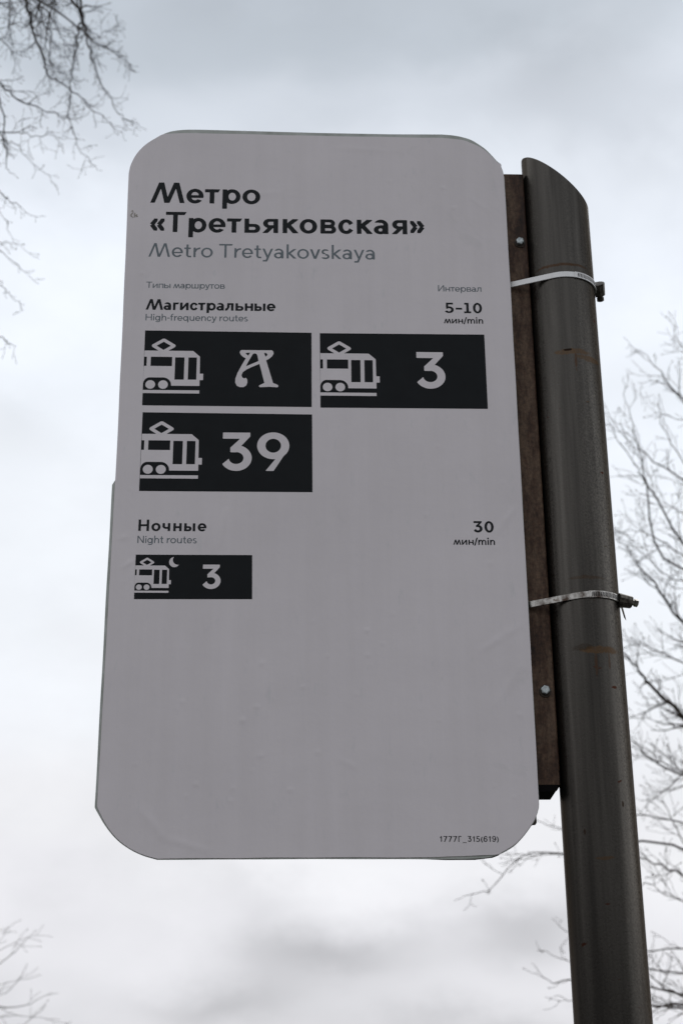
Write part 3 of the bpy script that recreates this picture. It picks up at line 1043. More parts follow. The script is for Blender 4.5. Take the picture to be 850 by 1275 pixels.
figure(fancy, (172, 400, 246, 472), .45, 'route_letter', bA)
b3 = badge([(303.2, 373.2), (555.6, 372.8), (555.8, 500.5), (304.0, 501)])
figure(tram, (0, 0, 92, 110), .5, 'tram_icon', b3, u0=303.9, v0=373.4)
number('3', 448, 493.6, 467, 62.5, b3)
b39 = badge([(38.9, 511.2), (291.4, 512.6), (292.1, 640), (39.0, 639.8)])
figure(tram, (0, 0, 92, 110), .5, 'tram_icon', b39, u0=39.4, v0=512.2)
number('39', 157, 257.8, 606.2, 62.4, b39)
bN = badge([(38.6, 739.9), (205.4, 739.6), (206.4, 807.2), (39, 808)])
figure(tram, (0, 0, 92, 110), .7, 'tram_icon', bN, u0=38.9, v0=736.7, k=.573)
figure(lambda: sub(ell(94.2, 751.2, 7.5, 7.8), ell(99.1, 748.0, 7.1, 7.2)), (84, 740, 104, 762), .3, 'moon_icon', bN)
number('3', 134, 161, 791.9, 37.1, bN, .20, .17)

# smudge on the upper left edge
mb = MB()
for k in range(9):
    r_ = random.Random(k)
    x_, y_ = 9 + r_.uniform(-4, 7), 161 + r_.uniform(-6, 6)
    a0 = r_.uniform(0, 6)
    ln, th_ = r_.uniform(1.5, 5), r_.uniform(.5, 1.4)
    ring_ = [(x_ + ln * math.cos(a0) * math.cos(t) - th_ * math.sin(a0) * math.sin(t), y_ + ln * math.sin(a0) * math.cos(t) + th_ * math.cos(a0) * math.sin(t)) for t in [q * math.pi / 4 for q in range(8)]]
    mb.add([on_film(q[0], q[1], .2 + .04 * k) for q in ring_], [tuple(range(8))])
mb_m = material('dirt_smudge', (0.42, 0.375, 0.33), 0.9)[0]
part(mb, 'dirt_smudge', mb_m, sign)

# ------------------------------------------------------------------ pole
PC = (0.6855, 0.028)
PR = 0.0512
pole = thing('sign_pole', (PC[0], PC[1], 0), 'thick weathered grey steel pole with a slanted open top', 'pole')
NS = 96
zL, zR = 3.1644, 3.0663     # height of the slanted cut at the left and right of the pipe
levels = [0.0, 0.5, 1.0, 1.6, 2.0, 2.4, 2.8, 3.0]


def cut(t, r_):
    return (zL + zR) / 2 + (zR - zL) / 2 * math.cos(t) * r_ / PR + .011 * math.sin(t) * r_ / PR


mb = MB()
rings = []
for z in levels:
    rings.append([(PC[0] + PR * math.cos(2 * math.pi * k / NS), PC[1] + PR * math.sin(2 * math.pi * k / NS), z) for k in range(NS)])
rings.append([(PC[0] + PR * math.cos(2 * math.pi * k / NS), PC[1] + PR * math.sin(2 * math.pi * k / NS), cut(2 * math.pi * k / NS, PR)) for k in range(NS)])
ri = PR - .004
rings.append([(PC[0] + (PR - .001) * math.cos(2 * math.pi * k / NS), PC[1] + (PR - .001) * math.sin(2 * math.pi * k / NS), cut(2 * math.pi * k / NS, PR) + .0006) for k in range(NS)])
rings.append([(PC[0] + ri * math.cos(2 * math.pi * k / NS), PC[1] + ri * math.sin(2 * math.pi * k / NS), cut(2 * math.pi * k / NS, ri)) for k in range(NS)])
rings.append([(PC[0] + ri * math.cos(2 * math.pi * k / NS), PC[1] + ri * math.sin(2 * math.pi * k / NS), 2.2) for k in range(NS)])
vv = [q for r_ in rings for q in r_]
ff = [(i * NS + k, i * NS + (k + 1) % NS, (i + 1) * NS + (k + 1) % NS, (i + 1) * NS + k) for i in range(len(rings) - 1) for k in range(NS)]
mb.add(vv, ff)
pt = part(mb, 'pipe', M_pole, pole, smooth=True)
try:
    pt.data.set_sharp_from_angle(angle=math.radians(40))
except Exception:
    pass
mb = MB()
mb.tube([(PC[0], PC[1], 0), (PC[0], PC[1], .012)], .13, 32)
part(mb, 'base_plate', M_pole, pole)


def patch(th_c, z, dth, dz, rough_seed, name, mat, lift=.0004, tilt=0.0):
    r_ = random.Random(rough_seed)
    mb = MB()
    n_ = 14
    vs_ = []
    for k in range(n_ + 1):
        t = th_c + dth * (k / n_ - .5)
        zc = z + tilt * (k / n_ - .5) + r_.uniform(-1, 1) * dz * .18
        hw = dz / 2 * (math.sin(math.pi * min(max(k / n_, .03), .97)) ** .6) * r_.uniform(.6, 1.15)
        for zz in (zc - hw, zc + hw):
            vs_.append((PC[0] + (PR + lift) * math.cos(t), PC[1] + (PR + lift) * math.sin(t), zz))
    mb.add(vs_, [(2 * k, 2 * k + 2, 2 * k + 3, 2 * k + 1) for k in range(n_)])
    return part(mb, name, mat, pole)


def ang(frac):      # frac 0..1 across the visible pipe from left to right
    return math.radians(270 + 11) + math.asin(2 * frac - 1) + .0


def zpx(z):
    return z


patch(ang(0.58), 2.6974, 0.10, 0.0022, 6, 'rust_streak', M_streak, tilt=0.0000)
patch(ang(0.70), 2.4664, 0.14, 0.0010, 7, 'rust_streak', M_streak, tilt=0.0000)

# ------------------------------------------------------------------ channel between sign and pole
CH0, CH1, CY0, CY1 = .5965, .6335, .0135, .0515
CZ1, CZ0 = 3.1272, 2.1236
chn = thing('mounting_channel', ((CH0 + CH1) / 2, CY0, CZ0), 'rusty brown steel channel between the board and the pole', 'bracket')
mb = MB()
c0 = .004
prof = [(CH0, CY1), (CH0, CY0 + .0025), (CH0 + .001, CY0 + .0008), (CH0 + .0025, CY0), (CH1 - .0025, CY0), (CH1 - .001, CY0 + .0008), (CH1, CY0 + .0025), (CH1, CY1), (CH1 - c0, CY1), (CH1 - c0, CY0 + c0), (CH0 + c0, CY0 + c0), (CH0 + c0, CY1)]
npf = len(prof)
zz = [CZ0, CZ0 + .3, CZ0 + .6, CZ1]
vs_ = [(x, y, z) for z in zz for x, y in prof]
fs_ = [(i * npf + k, i * npf + (k + 1) % npf, (i + 1) * npf + (k + 1) % npf, (i + 1) * npf + k) for i in range(3) for k in range(npf)]
fs_ += [tuple(3 * npf + k for k in range(npf))]
mb.add(vs_, fs_)
part(mb, 'channel', M_rust, chn)
# end tongue at the bottom and small rear tab
mb = MB()
ZB = 2.1142
pf = [(CH0 + .001, CZ0 + .02), (CH0 + .001, ZB), (CH1 - .0075, ZB), (CH1 - .0035, ZB + .006), (CH1 - .0030, ZB + .009), (CH1 - .0002, ZB + .011), (CH1 - .0002, CZ0 + .02)]
mb.add([(x, y, z) for y in (CY0 + .0005, CY1 + .012) for x, z in pf], [tuple(range(7)), tuple(range(7, 14))] + [(k, (k + 1) % 7, 7 + (k + 1) % 7, 7 + k) for k in range(7)])
part(mb, 'end_block', M_end, chn)
for bz, bu in [(2.9975, 0.6209), (2.2578, 0.6192)]:
    wm = MB()
    wm.tube([(bu, CY0 - .0002, bz - .0012), (bu, CY0 - .0014, bz - .0012)], .0086, 20)
    wsh = part(wm, 'washer', M_core, chn)
    hm = MB()
    hm.tube([(bu, CY0 - .0014, bz), (bu, CY0 - .0060, bz), (bu, CY0 - .0066, bz)], [.0064, .0064, .0050], 6)
    part(hm, 'bolt', M_bolt, chn)

# ------------------------------------------------------------------ hose clamps


def hull_path():
    """outline of channel + pipe seen from above, counter-clockwise, one point per few mm"""
    pts = [(CH0 - .001, CY0 - .0012), (CH0 - .001, CY1 + .001), (CH1, CY1 + .001)]
    pts += [(PC[0] + (PR + .0010) * math.cos(t * math.pi / 60), PC[1] + (PR + .0010) * math.sin(t * math.pi / 60)) for t in range(120)]
    pts = sorted(set(pts))

    def half(ps):
        h_ = []
        for q in ps:
            while len(h_) >= 2 and (h_[-1][0] - h_[-2][0]) * (q[1] - h_[-2][1]) - (h_[-1][1] - h_[-2][1]) * (q[0] - h_[-2][0]) <= 0:
                h_.pop()
            h_.append(q)
        return h_
    return half(pts)[:-1] + half(pts[::-1])[:-1]


def clamp(z, tilt, mat, slots, style, label):
    """z: height at the pole centre; tilt: rise per metre towards +x"""
    off = (PC[0], PC[1], z)
    c = thing('hose_clamp', off, label, 'clamp', 'hose clamps round the pole')
    hp = hull_path()
    T = lambda x: z + tilt * (x - PC[0])
    mb = MB()
    n_ = len(hp)
    hw, th_ = .0050, .0009
    vs_ = []
    for k, (x, y) in enumerate(hp):
        a_, b_ = hp[k - 1], hp[(k + 1) % n_]
        dx, dy = b_[0] - a_[0], b_[1] - a_[1]
        q = math.hypot(dx, dy)
        nx, ny = dy / q, -dx / q
        for zz_, o_ in ((-hw, 0), (-hw * .9, th_), (hw * .9, th_), (hw, 0)):
            vs_.append((x + nx * o_, y + ny * o_, T(x) + zz_))
    fs_ = [(k * 4 + j, ((k + 1) % n_) * 4 + j, ((k + 1) % n_) * 4 + j + 1, k * 4 + j + 1) for k in range(n_) for j in range(3)]
    mb.add(vs_, fs_)
    part(mb, 'band', mat, c)
    # overlapping band end with worm slots on the front right of the pipe
    t0, t1 = slots
    mb = MB()
    R2 = PR + .0026
    ns = 28
    vs_ = []
    for k in range(ns + 1):
        t = t0 + (t1 - t0) * k / ns
        x, y = PC[0] + R2 * math.cos(t), PC[1] + R2 * math.sin(t)
        for zz_ in (-hw, hw):
            vs_ += [(x, y, T(x) + zz_), (PC[0] + (R2 - .0006) * math.cos(t), PC[1] + (R2 - .0006) * math.sin(t), T(x) + zz_)]
    fs_ = []
    for k in range(ns):
        a_, b_ = k * 4, k * 4 + 4
        fs_ += [(a_, b_, b_ + 2, a_ + 2), (a_ + 1, a_ + 3, b_ + 3, b_ + 1), (a_, a_ + 1, b_ + 1, b_), (a_ + 2, b_ + 2, b_ + 3, a_ + 3)]
    fs_ += [(0, 2, 3, 1)]
    mb.add(vs_, fs_)
    part(mb, 'band_end', mat, c)
    R3 = R2 + .00015
    for k in range(22):
        t = t0 + (t1 - t0) * (k + 2) / 25
        mb = MB()
        dt, sk = .0135, .010
        q = []
        for tt, zz_ in ((t - dt - sk, -.0034), (t + dt - sk, -.0034), (t + dt + sk, .0034), (t - dt + sk, .0034)):
            q.append((PC[0] + R3 * math.cos(tt), PC[1] + R3 * math.sin(tt), T(PC[0] + R3 * math.cos(tt)) + zz_))
        mb.add(q, [(0, 1, 2, 3)])
        part(mb, 'slot', M_slot, c)
    # worm housing and screw: placed at the end of the slots
    t = t1
    ctr = Vector((PC[0] + (PR + .0078) * math.cos(t), PC[1] + (PR + .0078) * math.sin(t), T(PC[0] + PR) + (.004 if style != 'side' else -.001)))
    rad = Vector((math.cos(t), math.sin(t), 0))
    if style == 'side':
        d = (Vector((-math.sin(t), math.cos(t), 0)) * .30 + Vector((1, -.1, -.16))).normalized()
    else:
        d = (Vector((-math.sin(t), math.cos(t), 0)) * .8 + Vector((.18, 0, -.75))).normalized()
    b = Vector((0, 0, 1)) - d * d.z
    b.normalize()
    s_ = d.cross(b)
    hm = MB()
    KS = 1.4 if style == 'side' else 1.45
    a_ = ctr - d * .009
    e_ = ctr + d * .011
    prof_ = [(-.0062, -.0055), (-.0070, .001), (-.0042, .0052), (0, .0066), (.0042, .0052), (.0070, .001), (.0062, -.0055)]
    sg_ = 1 if s_.dot(rad) > 0 else -1
    vs_ = [tuple(o_ + (b * p_[0] + s_ * sg_ * p_[1]) * KS * (1.0 if o_ is a_ else .86)) for o_ in (a_, e_) for p_ in prof_]
    m_ = len(prof_)
    hm.add(vs_, [(k, (k + 1) % m_, m_ + (k + 1) % m_, m_ + k) for k in range(m_)] + [tuple(range(m_)), tuple(range(m_, 2 * m_))])
    hs = part(hm, 'worm_housing', M_screw, c)
    sm = MB()
    sm.tube([e_ - d * .002, e_ + d * .0035, e_ + d * .0035 + d * .0001, e_ + d * .0085, e_ + d * .0095], [.0046, .0046, .0058, .0058, .0046], 6 if style == 'side' else 10)
    part(sm, 'screw', M_screw if style != 'side' else M_band, c)
    lm = MB()
    q0 = a_ + rad * .002
    lm.add([tuple(q0 + b * .006), tuple(q0 - b * .006), tuple(q0 - b * .0065 + rad * .004 - d * .001), tuple(q0 + b * .009 + rad * .003 - d * .001)], [(0, 1, 2, 3)])
    part(lm, 'housing_lip', M_screw, c)
    # loose tail of the band
    tm = MB()
    tp = Vector((PC[0] + (PR + .0045) * math.cos(t + .5), PC[1] + (PR + .0045) * math.sin(t + .5), T(PC[0] + PR) - .003))
    dn = Vector((.35, .1, -1)).normalized() if style == 'side' else Vector((-.15, 0, -1)).normalized()
    wv = Vector((.35, .9, 0)).normalized()
    ln = .019 if style == 'side' else .012
    wv = Vector((.9, .4, 0)).normalized() * .5
    tm.add([tuple(tp - wv * .004 + Vector((.001, 0, .003))), tuple(tp + wv * .004 + Vector((.001, 0, .003))), tuple(tp + wv * .0035 + dn * ln * .7), tuple(tp + wv * .0005 + dn * ln), tuple(tp - wv * .003 + dn * ln * .75)], [(0, 1, 2, 3, 4)])
    part(tm, 'band_tail', M_screw, c)
    return c


clamp(2.9168, 0.0, M_pale, (math.radians(283), math.radians(357)), 'end', 'upper hose clamp, pale matt band with its screw pointing down behind the pole')
clamp(2.3888, .05, M_band, (math.radians(268), math.radians(338)), 'side', 'lower hose clamp, shiny slotted band with its screw pointing right')


# ------------------------------------------------------------------ bare trees
def catmull(pts, per=5):
    pts = [Vector(q) for q in pts]
    if len(pts) < 3:
        return [pts[0].lerp(pts[-1], k / per) for k in range(per + 1)]
    out = []
    for i in range(len(pts) - 1):
        p0, p1, p2, p3 = pts[max(i - 1, 0)], pts[i], pts[i + 1], pts[min(i + 2, len(pts) - 1)]
        for k in range(per):
            t = k / per
            out.append(0.5 * ((2 * p1) + (p2 - p0) * t + (2 * p0 - 5 * p1 + 4 * p2 - p3) * t * t + (3 * p1 - p0 - 3 * p2 + p3) * t ** 3))
    out.append(pts[-1])
    return out


def rvec(r_):
    while True:
        v = Vector((r_.uniform(-1, 1), r_.uniform(-1, 1), r_.uniform(-1, 1)))
        if .05 < v.length < 1:
            return v.normalized()


def bud(mb, q, d, sz, mi=1):
    d = d.normalized()
    u_ = d.orthogonal().normalized()
    v_ = d.cross(u_)
    k = len(mb.v)
    c_ = q + d * sz
    mb.add([q] + [tuple(c_ + (u_ * math.cos(t) + v_ * math.sin(t)) * sz * .5) for t in (0, 1.57, 3.14, 4.71)] + [tuple(q + d * sz * 2.4)],
           [(0, 1, 2), (0, 2, 3), (0, 3, 4), (0, 4, 1), (5, 2, 1), (5, 3, 2), (5, 4, 3), (5, 1, 4)], mi)


def grow(mb, path, r0, r1, r_, depth, dens, ln, trop, budsz, wig=.12, start=0.0, budp=.5):
    """one twig along path and its side twigs; trop: which way young wood bends"""
    n_ = len(path)
    rad = [r0 + (r1 - r0) * (k / (n_ - 1)) ** .8 for k in range(n_)]
    mb.tube(path, rad, 6 if r0 > .006 else (4 if r0 > .0025 else 3), cap=False)
    if budsz and r_.random() < budp:
        bud(mb, path[-1], path[-1] - path[-2], budsz)
    if depth <= 0:
        return
    tot = sum((path[k + 1] - path[k]).length for k in range(n_ - 1))
    s_ = tot * start + r_.uniform(.2, .9) / dens
    side = r_.choice((-1, 1))
    while s_ < tot * .97:
        acc = 0
        for k in range(n_ - 1):
            L_ = (path[k + 1] - path[k]).length
            if acc + L_ >= s_:
                break
            acc += L_
        q = path[k].lerp(path[k + 1], (s_ - acc) / L_)
        d = (path[k + 1] - path[k]).normalized()
        rr_ = rad[k] * r_.uniform(.42, .7)
        nrm = (d.cross(rvec(r_))).normalized()
        ndir = (d * r_.uniform(.5, 1.0) + nrm * r_.uniform(.55, 1.0)).normalized()
        L2 = ln * r_.uniform(.35, 1.1) * (1 - .45 * s_ / tot)
        seg_n = 4 if depth > 1 else 3
        pp = [q]
        dd = ndir
        for j in range(seg_n):
            dd = (dd + rvec(r_) * wig * 2 + trop * .22).normalized()
            pp.append(pp[-1] + dd * L2 / seg_n)
        grow(mb, pp, max(rr_, r1), r1, r_, depth - 1, dens * 1.7, ln * .5, trop, budsz, wig, .1, budp)
        if budsz and r_.random() < .25 * budp * 2:
            bud(mb, q, rvec(r_), budsz * .8)
        side = -side
        s_ += r_.uniform(.6, 1.4) / dens


def tree(name, label, trunk_pts, trunk_r, limbs, seed, mat, depth, dens, ln, trop, budsz, tip, joinz, extra=None, wig=.12, budp=.5, jag=.012, crown=None):
    """limbs: (points in world space from thick end to tip, radius at thick end)"""
    base = Vector(trunk_pts[0])
    t = empty(name, base)
    tag(t, label, 'tree', None)
    r_ = random.Random(seed)
    tp = catmull(trunk_pts, 6)
    mb = MB()
    mb.tube(tp, [trunk_r * (1 - .93 * k / (len(tp) - 1)) * (1.35 if k == 0 else 1) for k in range(len(tp))], 14, cap=True)
    mb.build('trunk', mat, t, tuple(base), True)
    for li, (pts, r0, df) in enumerate(limbs):
        pts = [Vector(q) for q in pts]
        vis = catmull(pts, 4)
        jit = [q + rvec(r_) * ln * jag * (0 if k == 0 else 1) for k, q in enumerate(vis)]
        # carry the limb on, outside the view, back to the trunk
        if joinz is not None:
            zz_ = pts[0].z + joinz
            kk = min(range(len(tp)), key=lambda k: abs(tp[k].z - zz_))
            j0 = tp[kk]
            d0 = (pts[0] - pts[1]).normalized()
            dist = (j0 - pts[0]).length
            mid = pts[0] + d0 * dist * .35
            lead = catmull([j0, j0.lerp(mid, .5), mid, pts[0]], 4)[:-1]
        else:
            lead = []
        mb = MB()
        if lead:
            mb.tube(lead + [pts[0]], [r0 * (2.2 - 1.2 * k / len(lead)) for k in range(len(lead) + 1)], 8, cap=False)
        grow(mb, jit, r0, tip, r_, depth, dens * df, ln * min(1, df + .15), trop, budsz, wig, 0, budp)
        mb.build('branch', [mat, M_bud], t, tuple(base))
    # the rest of the crown, on the side away from the street view
    if crown:
        a0, a1, z0, z1, n_, ln_ = crown
        for k in range(n_):
            f_ = k / (n_ - 1)
            q = min(tp, key=lambda v: abs(v.z - (z0 + (z1 - z0) * f_)))
            az_ = math.radians(a0 + (a1 - a0) * ((k * .618) % 1.0))
            up_ = .45 + .9 * f_
            d = Vector((math.cos(az_), math.sin(az_), up_)).normalized()
            L_ = ln_ * (1.0 - .5 * f_) * r_.uniform(.8, 1.15)
            pp = [q]
            for j in range(9):
                d = (d + rvec(r_) * .16 + Vector((0, 0, .04))).normalized()
                pp.append(pp[-1] + d * L_ / 9)
            mb = MB()
            grow(mb, pp, trunk_r * .34 * (1 - .6 * f_), tip, r_, 2, dens * .42, ln * 1.7, Vector((0, 0, .5)), budsz, wig, .15, budp)
            mb.build('branch', [mat, M_bud], t, tuple(base))
    return t


tree('bare_tree', 'large bare grey tree whose twiggy limbs reach in behind the pole from the right', [(3.72, 11.00, -0.14), (3.77, 11.00, 3.32), (3.66, 11.10, 6.65), (3.72, 11.00, 9.50)], .19,
     [
    ([(2.672, 10.528, 5.349), (2.412, 10.54, 5.843), (2.193, 10.552, 6.342), (2.126, 10.564, 6.488), (1.934, 10.576, 6.872)], 0.0110, 0.70),
    ([(2.837, 10.766, 6.176), (2.518, 10.794, 6.474), (2.262, 10.822, 6.686), (2.133, 10.85, 6.9), (1.991, 10.878, 7.05)], 0.0085, 0.70),
    ([(2.334, 11.226, 6.645), (2.249, 11.07, 6.993), (2.17, 10.913, 7.176), (2.137, 10.757, 7.3)], 0.0059, 0.70),
    ([(2.667, 10.124, 6.452), (2.445, 10.245, 6.831), (2.301, 10.367, 7.19), (2.232, 10.488, 7.391)], 0.0085, 0.70),
    ([(2.686, 10.567, 6.862), (2.383, 10.423, 7.067), (2.149, 10.28, 7.013)], 0.0051, 0.70),
    ([(3.079, 11.892, 6.761), (2.785, 11.881, 7.109), (2.635, 11.871, 7.455), (2.63, 11.86, 7.732)], 0.0068, 0.70),
    ([(2.968, 11.606, 5.062), (2.596, 11.601, 5.623), (2.441, 11.595, 5.896), (2.296, 11.59, 6.101), (2.195, 11.585, 6.26), (2.069, 11.58, 6.428)], 0.0136, 1.00),
    ([(2.881, 11.25, 4.451), (2.438, 11.175, 4.782), (2.211, 11.099, 4.982), (2.12, 11.024, 5.079), (2.0, 10.948, 5.176), (1.881, 10.873, 5.266)], 0.0204, 1.00),
    ([(2.884, 11.243, 5.045), (2.511, 11.342, 5.233), (2.28, 11.441, 5.392), (2.147, 11.541, 5.483), (2.045, 11.64, 5.544)], 0.0076, 1.00),
    ([(2.79, 11.042, 4.571), (2.42, 11.129, 4.68), (2.19, 11.215, 4.765), (2.0, 11.302, 4.815)], 0.0059, 1.00),
    ([(2.703, 11.309, 4.263), (2.282, 11.191, 4.411), (2.141, 11.073, 4.463), (2.005, 10.955, 4.554), (1.884, 10.838, 4.609)], 0.0102, 1.00),
    ([(2.821, 11.465, 3.416), (2.398, 11.479, 3.689), (2.265, 11.493, 3.772), (2.112, 11.507, 3.821), (1.848, 11.521, 3.866), (1.563, 11.535, 3.871), (1.276, 11.549, 3.864), (1.077, 11.563, 3.88)], 0.0093, 0.55),
    ([(1.442, 10.642, 3.695), (1.162, 10.516, 3.651), (0.969, 10.389, 3.449), (0.844, 10.262, 3.377), (0.686, 10.136, 3.307)], 0.0059, 0.55),
    ([(2.868, 11.658, 3.99), (2.469, 11.653, 4.103), (2.139, 11.648, 4.164), (1.823, 11.643, 4.094), (1.576, 11.638, 4.072), (1.392, 11.633, 4.125), (1.243, 11.629, 4.189)], 0.0068, 0.55),
    ([(2.774, 11.394, 3.133), (2.352, 11.476, 3.185), (2.132, 11.558, 3.198), (1.881, 11.639, 3.283), (1.583, 11.721, 3.359), (1.491, 11.803, 3.474)], 0.0068, 0.55),
    ([(2.593, 11.385, 2.999), (2.067, 11.499, 3.071), (1.75, 11.613, 3.088), (1.583, 11.727, 3.153), (1.407, 11.84, 3.243)], 0.0068, 0.55),
    ([(2.444, 10.811, 2.753), (1.845, 10.892, 2.892), (1.483, 10.973, 2.92), (1.361, 11.055, 2.93), (1.264, 11.136, 3.051)], 0.0076, 0.55),
    ([(2.459, 10.9, 2.702), (1.96, 11.018, 2.758), (1.66, 11.136, 2.762), (1.524, 11.253, 2.823), (1.416, 11.371, 2.873)], 0.0068, 0.55),
    ([(2.742, 11.682, 2.737), (2.331, 11.537, 2.821), (2.087, 11.392, 2.797), (1.895, 11.247, 2.804)], 0.0110, 1.00),
    ([(2.431, 10.345, 2.631), (2.074, 10.243, 2.741), (1.871, 10.141, 2.83), (1.765, 10.039, 3.003)], 0.0076, 1.00),
    ([(2.833, 11.838, 4.418), (2.434, 11.815, 4.574), (2.269, 11.792, 4.655), (2.127, 11.769, 4.743)], 0.0068, 1.00),
    ([(2.935, 11.228, 5.851), (2.551, 11.174, 6.027), (2.341, 11.121, 6.149), (2.155, 11.067, 6.18), (2.003, 11.013, 6.108)], 0.0076, 1.00),
    ([(2.837, 11.013, 5.645), (2.485, 10.972, 5.726), (2.267, 10.931, 5.869), (2.16, 10.89, 6.235)], 0.0068, 1.00),
    ([(2.54, 10.732, 3.352), (2.182, 10.762, 3.412), (2.027, 10.793, 3.524), (1.932, 10.824, 3.477)], 0.0059, 1.00),
    ([(3.018, 11.152, 7.431), (2.756, 11.37, 7.876), (2.747, 11.588, 8.2)], 0.0076, 0.70),
    ([(2.94, 11.328, 6.282), (2.651, 11.482, 6.484), (2.48, 11.636, 6.724), (2.442, 11.791, 7.113)], 0.0059, 1.00),
    ([(2.888, 11.642, 3.67), (2.545, 11.818, 3.937), (2.429, 11.995, 4.275), (2.368, 12.172, 4.47)], 0.0076, 1.00)],
     11, M_bark_r, 2, 12.5, .46, Vector((-.25, 0, .55)), .010, .0016, -1.3, wig=.20, budp=.3, jag=.028, crown=(-70, 95, 2.6, 9.0, 16, 3.2))
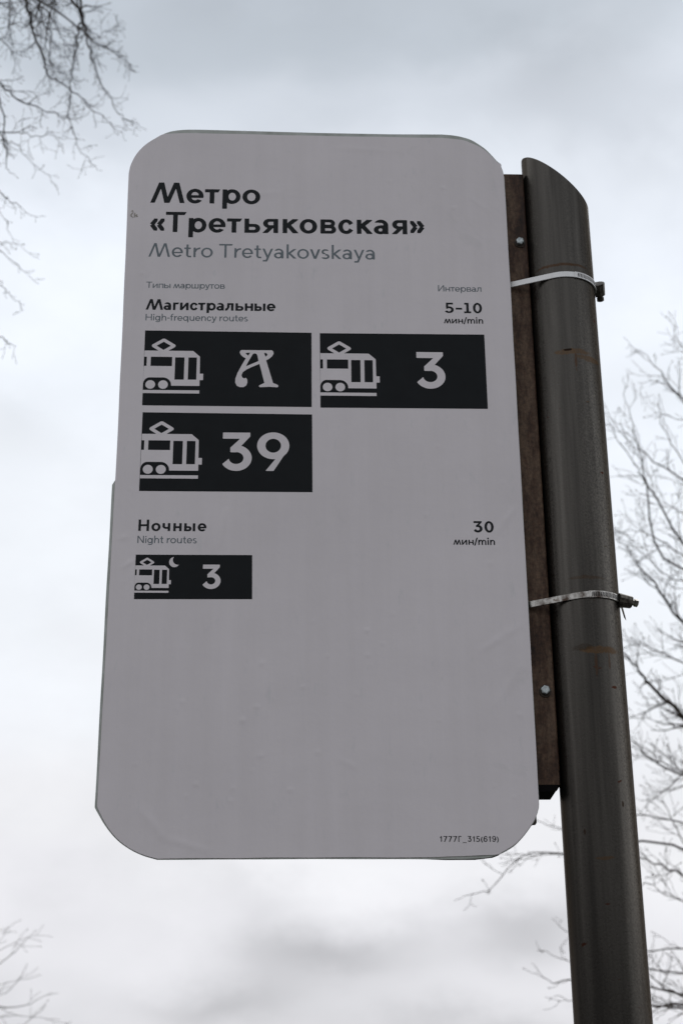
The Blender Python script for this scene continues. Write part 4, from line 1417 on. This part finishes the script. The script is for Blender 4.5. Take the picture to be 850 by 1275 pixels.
tree('bare_tree', 'brown twiggy tree drooping in at the upper left corner above the board', [(-3.06, 7.00, -0.14), (-3.01, 7.00, 3.15), (-3.12, 7.10, 6.30), (-3.06, 7.00, 9.00)], .13,
     [
    ([(-1.644, 7.171, 8.054), (-1.503, 7.153, 7.806), (-1.432, 7.135, 7.722), (-1.42, 7.116, 7.628), (-1.436, 7.098, 7.496), (-1.43, 7.079, 7.366), (-1.438, 7.061, 7.259), (-1.443, 7.043, 7.095), (-1.429, 7.024, 6.908), (-1.391, 7.006, 6.75), (-1.295, 6.988, 6.593), (-1.239, 6.969, 6.52)], 0.0084, 0.85),
    ([(-1.469, 7.361, 7.835), (-1.449, 7.43, 7.801), (-1.428, 7.5, 7.823), (-1.364, 7.57, 7.928), (-1.289, 7.639, 8.057)], 0.0049, 1.00),
    ([(-1.479, 7.405, 7.907), (-1.446, 7.411, 7.784), (-1.417, 7.417, 7.663), (-1.367, 7.422, 7.497), (-1.298, 7.428, 7.366), (-1.247, 7.434, 7.254), (-1.159, 7.44, 7.192), (-1.072, 7.446, 7.135)], 0.0067, 0.85),
    ([(-1.398, 7.214, 7.609), (-1.284, 7.156, 7.476), (-1.179, 7.098, 7.379), (-1.113, 7.04, 7.256)], 0.0041, 1.00),
    ([(-1.919, 7.332, 8.26), (-1.801, 7.336, 7.968), (-1.754, 7.34, 7.809), (-1.718, 7.345, 7.675), (-1.659, 7.349, 7.531), (-1.631, 7.354, 7.45), (-1.541, 7.358, 7.369), (-1.443, 7.362, 7.294), (-1.353, 7.367, 7.204), (-1.241, 7.371, 7.103), (-1.175, 7.376, 7.019)], 0.0099, 0.85),
    ([(-1.473, 6.785, 7.76), (-1.552, 6.719, 7.432), (-1.59, 6.654, 7.228), (-1.672, 6.589, 7.163), (-1.755, 6.523, 7.078)], 0.0058, 1.00),
    ([(-1.616, 7.354, 8.217), (-1.656, 7.413, 8.033), (-1.69, 7.471, 7.901), (-1.69, 7.53, 7.746), (-1.638, 7.589, 7.66), (-1.571, 7.648, 7.712)], 0.0072, 1.00),
    ([(-1.873, 6.589, 6.86), (-1.714, 6.625, 6.807), (-1.619, 6.661, 6.754), (-1.5, 6.697, 6.711), (-1.378, 6.733, 6.683), (-1.271, 6.769, 6.739)], 0.0067, 1.00),
    ([(-1.939, 6.91, 6.806), (-1.752, 6.858, 6.705), (-1.622, 6.806, 6.64), (-1.51, 6.753, 6.59), (-1.384, 6.701, 6.536)], 0.0052, 0.85),
    ([(-1.903, 6.794, 7.18), (-1.763, 6.834, 6.91), (-1.735, 6.875, 6.702), (-1.712, 6.915, 6.52), (-1.675, 6.955, 6.479)], 0.0064, 0.50),
    ([(-2.068, 7.373, 7.155), (-1.865, 7.318, 6.983), (-1.766, 7.263, 6.915), (-1.652, 7.209, 6.754), (-1.553, 7.154, 6.627), (-1.49, 7.099, 6.532)], 0.0038, 0.50),
    ([(-1.974, 7.115, 6.7), (-1.771, 7.046, 6.463), (-1.708, 6.978, 6.356), (-1.61, 6.91, 6.261), (-1.516, 6.841, 6.142)], 0.0046, 0.50),
    ([(-1.964, 7.218, 6.315), (-1.781, 7.185, 6.242), (-1.697, 7.151, 6.21), (-1.571, 7.117, 6.109)], 0.0026, 0.50),
    ([(-2.008, 7.381, 6.422), (-1.849, 7.477, 6.37), (-1.779, 7.573, 6.353), (-1.663, 7.669, 6.282)], 0.0026, 0.50),
    ([(-1.889, 7.005, 5.984), (-1.741, 7.105, 5.916), (-1.703, 7.205, 5.927), (-1.653, 7.305, 5.899)], 0.0026, 0.50),
    ([(-1.813, 6.81, 5.588), (-1.627, 6.725, 5.413), (-1.566, 6.64, 5.33), (-1.499, 6.556, 5.253)], 0.0026, 0.50),
    ([(-1.908, 7.1, 8.108), (-1.817, 7.006, 7.738), (-1.763, 6.912, 7.437), (-1.707, 6.819, 7.156)], 0.0061, 1.00),
    ([(-1.671, 6.697, 7.738), (-1.649, 6.684, 7.455), (-1.483, 6.67, 7.272), (-1.42, 6.656, 7.114), (-1.392, 6.642, 6.959)], 0.0052, 1.00),
    ([(-2.069, 7.11, 7.831), (-1.91, 7.042, 7.703), (-1.759, 6.973, 7.631), (-1.621, 6.904, 7.592)], 0.0058, 1.00),
    ([(-1.886, 6.542, 7.126), (-1.777, 6.616, 7.11), (-1.7, 6.69, 7.103), (-1.676, 6.763, 7.049)], 0.0052, 1.00),
    ([(-1.649, 6.814, 7.733), (-1.591, 6.883, 7.464), (-1.546, 6.951, 7.386), (-1.566, 7.02, 7.254), (-1.533, 7.089, 7.228)], 0.0058, 1.00),
    ([(-1.554, 7.397, 8.255), (-1.63, 7.372, 8.027), (-1.701, 7.348, 7.895), (-1.711, 7.323, 7.702)], 0.0052, 1.00),
    ([(-1.889, 6.96, 6.589), (-1.741, 6.964, 6.284), (-1.674, 6.968, 6.15), (-1.635, 6.972, 6.057)], 0.0026, 0.50)],
     7, M_bark_l, 2, 24, .19, Vector((.35, 0, -.35)), .0052, .0009, .5, wig=.26, budp=.8, jag=.055, crown=(100, 265, 2.8, 8.6, 14, 2.6))
tree('bare_tree', 'distant bare tree with fine pale twigs at the lower left corner', [(-6.37, 18.00, -0.14), (-6.32, 18.00, 3.15), (-6.43, 18.10, 6.30), (-6.37, 18.00, 9.00)], .22,
     [
    ([(-4.326, 18.288, 3.822), (-3.82, 18.326, 4.038), (-3.627, 18.364, 4.224), (-3.466, 18.403, 4.395)], 0.0068, 0.75),
    ([(-4.305, 18.119, 4.014), (-3.799, 18.167, 4.172), (-3.559, 18.215, 4.289), (-3.38, 18.263, 4.278)], 0.0050, 0.75),
    ([(-4.459, 18.881, 3.806), (-3.919, 18.884, 3.882), (-3.523, 18.887, 3.968), (-3.452, 18.89, 3.985)], 0.0043, 0.75),
    ([(-4.211, 17.862, 3.604), (-3.708, 17.951, 3.544), (-3.474, 18.039, 3.551), (-3.187, 18.127, 3.71)], 0.0087, 0.75),
    ([(-4.088, 17.475, 3.199), (-3.585, 17.396, 3.379), (-3.236, 17.316, 3.369), (-2.93, 17.237, 3.327)], 0.0050, 0.75),
    ([(-4.536, 18.956, 4.486), (-3.983, 18.968, 4.502), (-3.77, 18.981, 4.603)], 0.0043, 0.75),
    ([(-4.255, 18.097, 3.505), (-3.706, 17.901, 3.646), (-3.488, 17.706, 3.771), (-3.361, 17.511, 3.927)], 0.0050, 0.75),
    ([(-4.163, 17.83, 3.15), (-3.666, 17.862, 3.23), (-3.425, 17.894, 3.354), (-3.227, 17.926, 3.513)], 0.0062, 0.75),
    ([(-3.797, 17.04, 2.849), (-3.332, 17.086, 3.003), (-3.025, 17.133, 3.16), (-2.795, 17.179, 3.304)], 0.0062, 0.75)],
     23, M_bark_r, 2, 3.6, .5, Vector((.4, 0, .25)), .012, .0022, -2.0, wig=.12, budp=.3, jag=.02, crown=(60, 285, 3.0, 8.6, 13, 3.4))
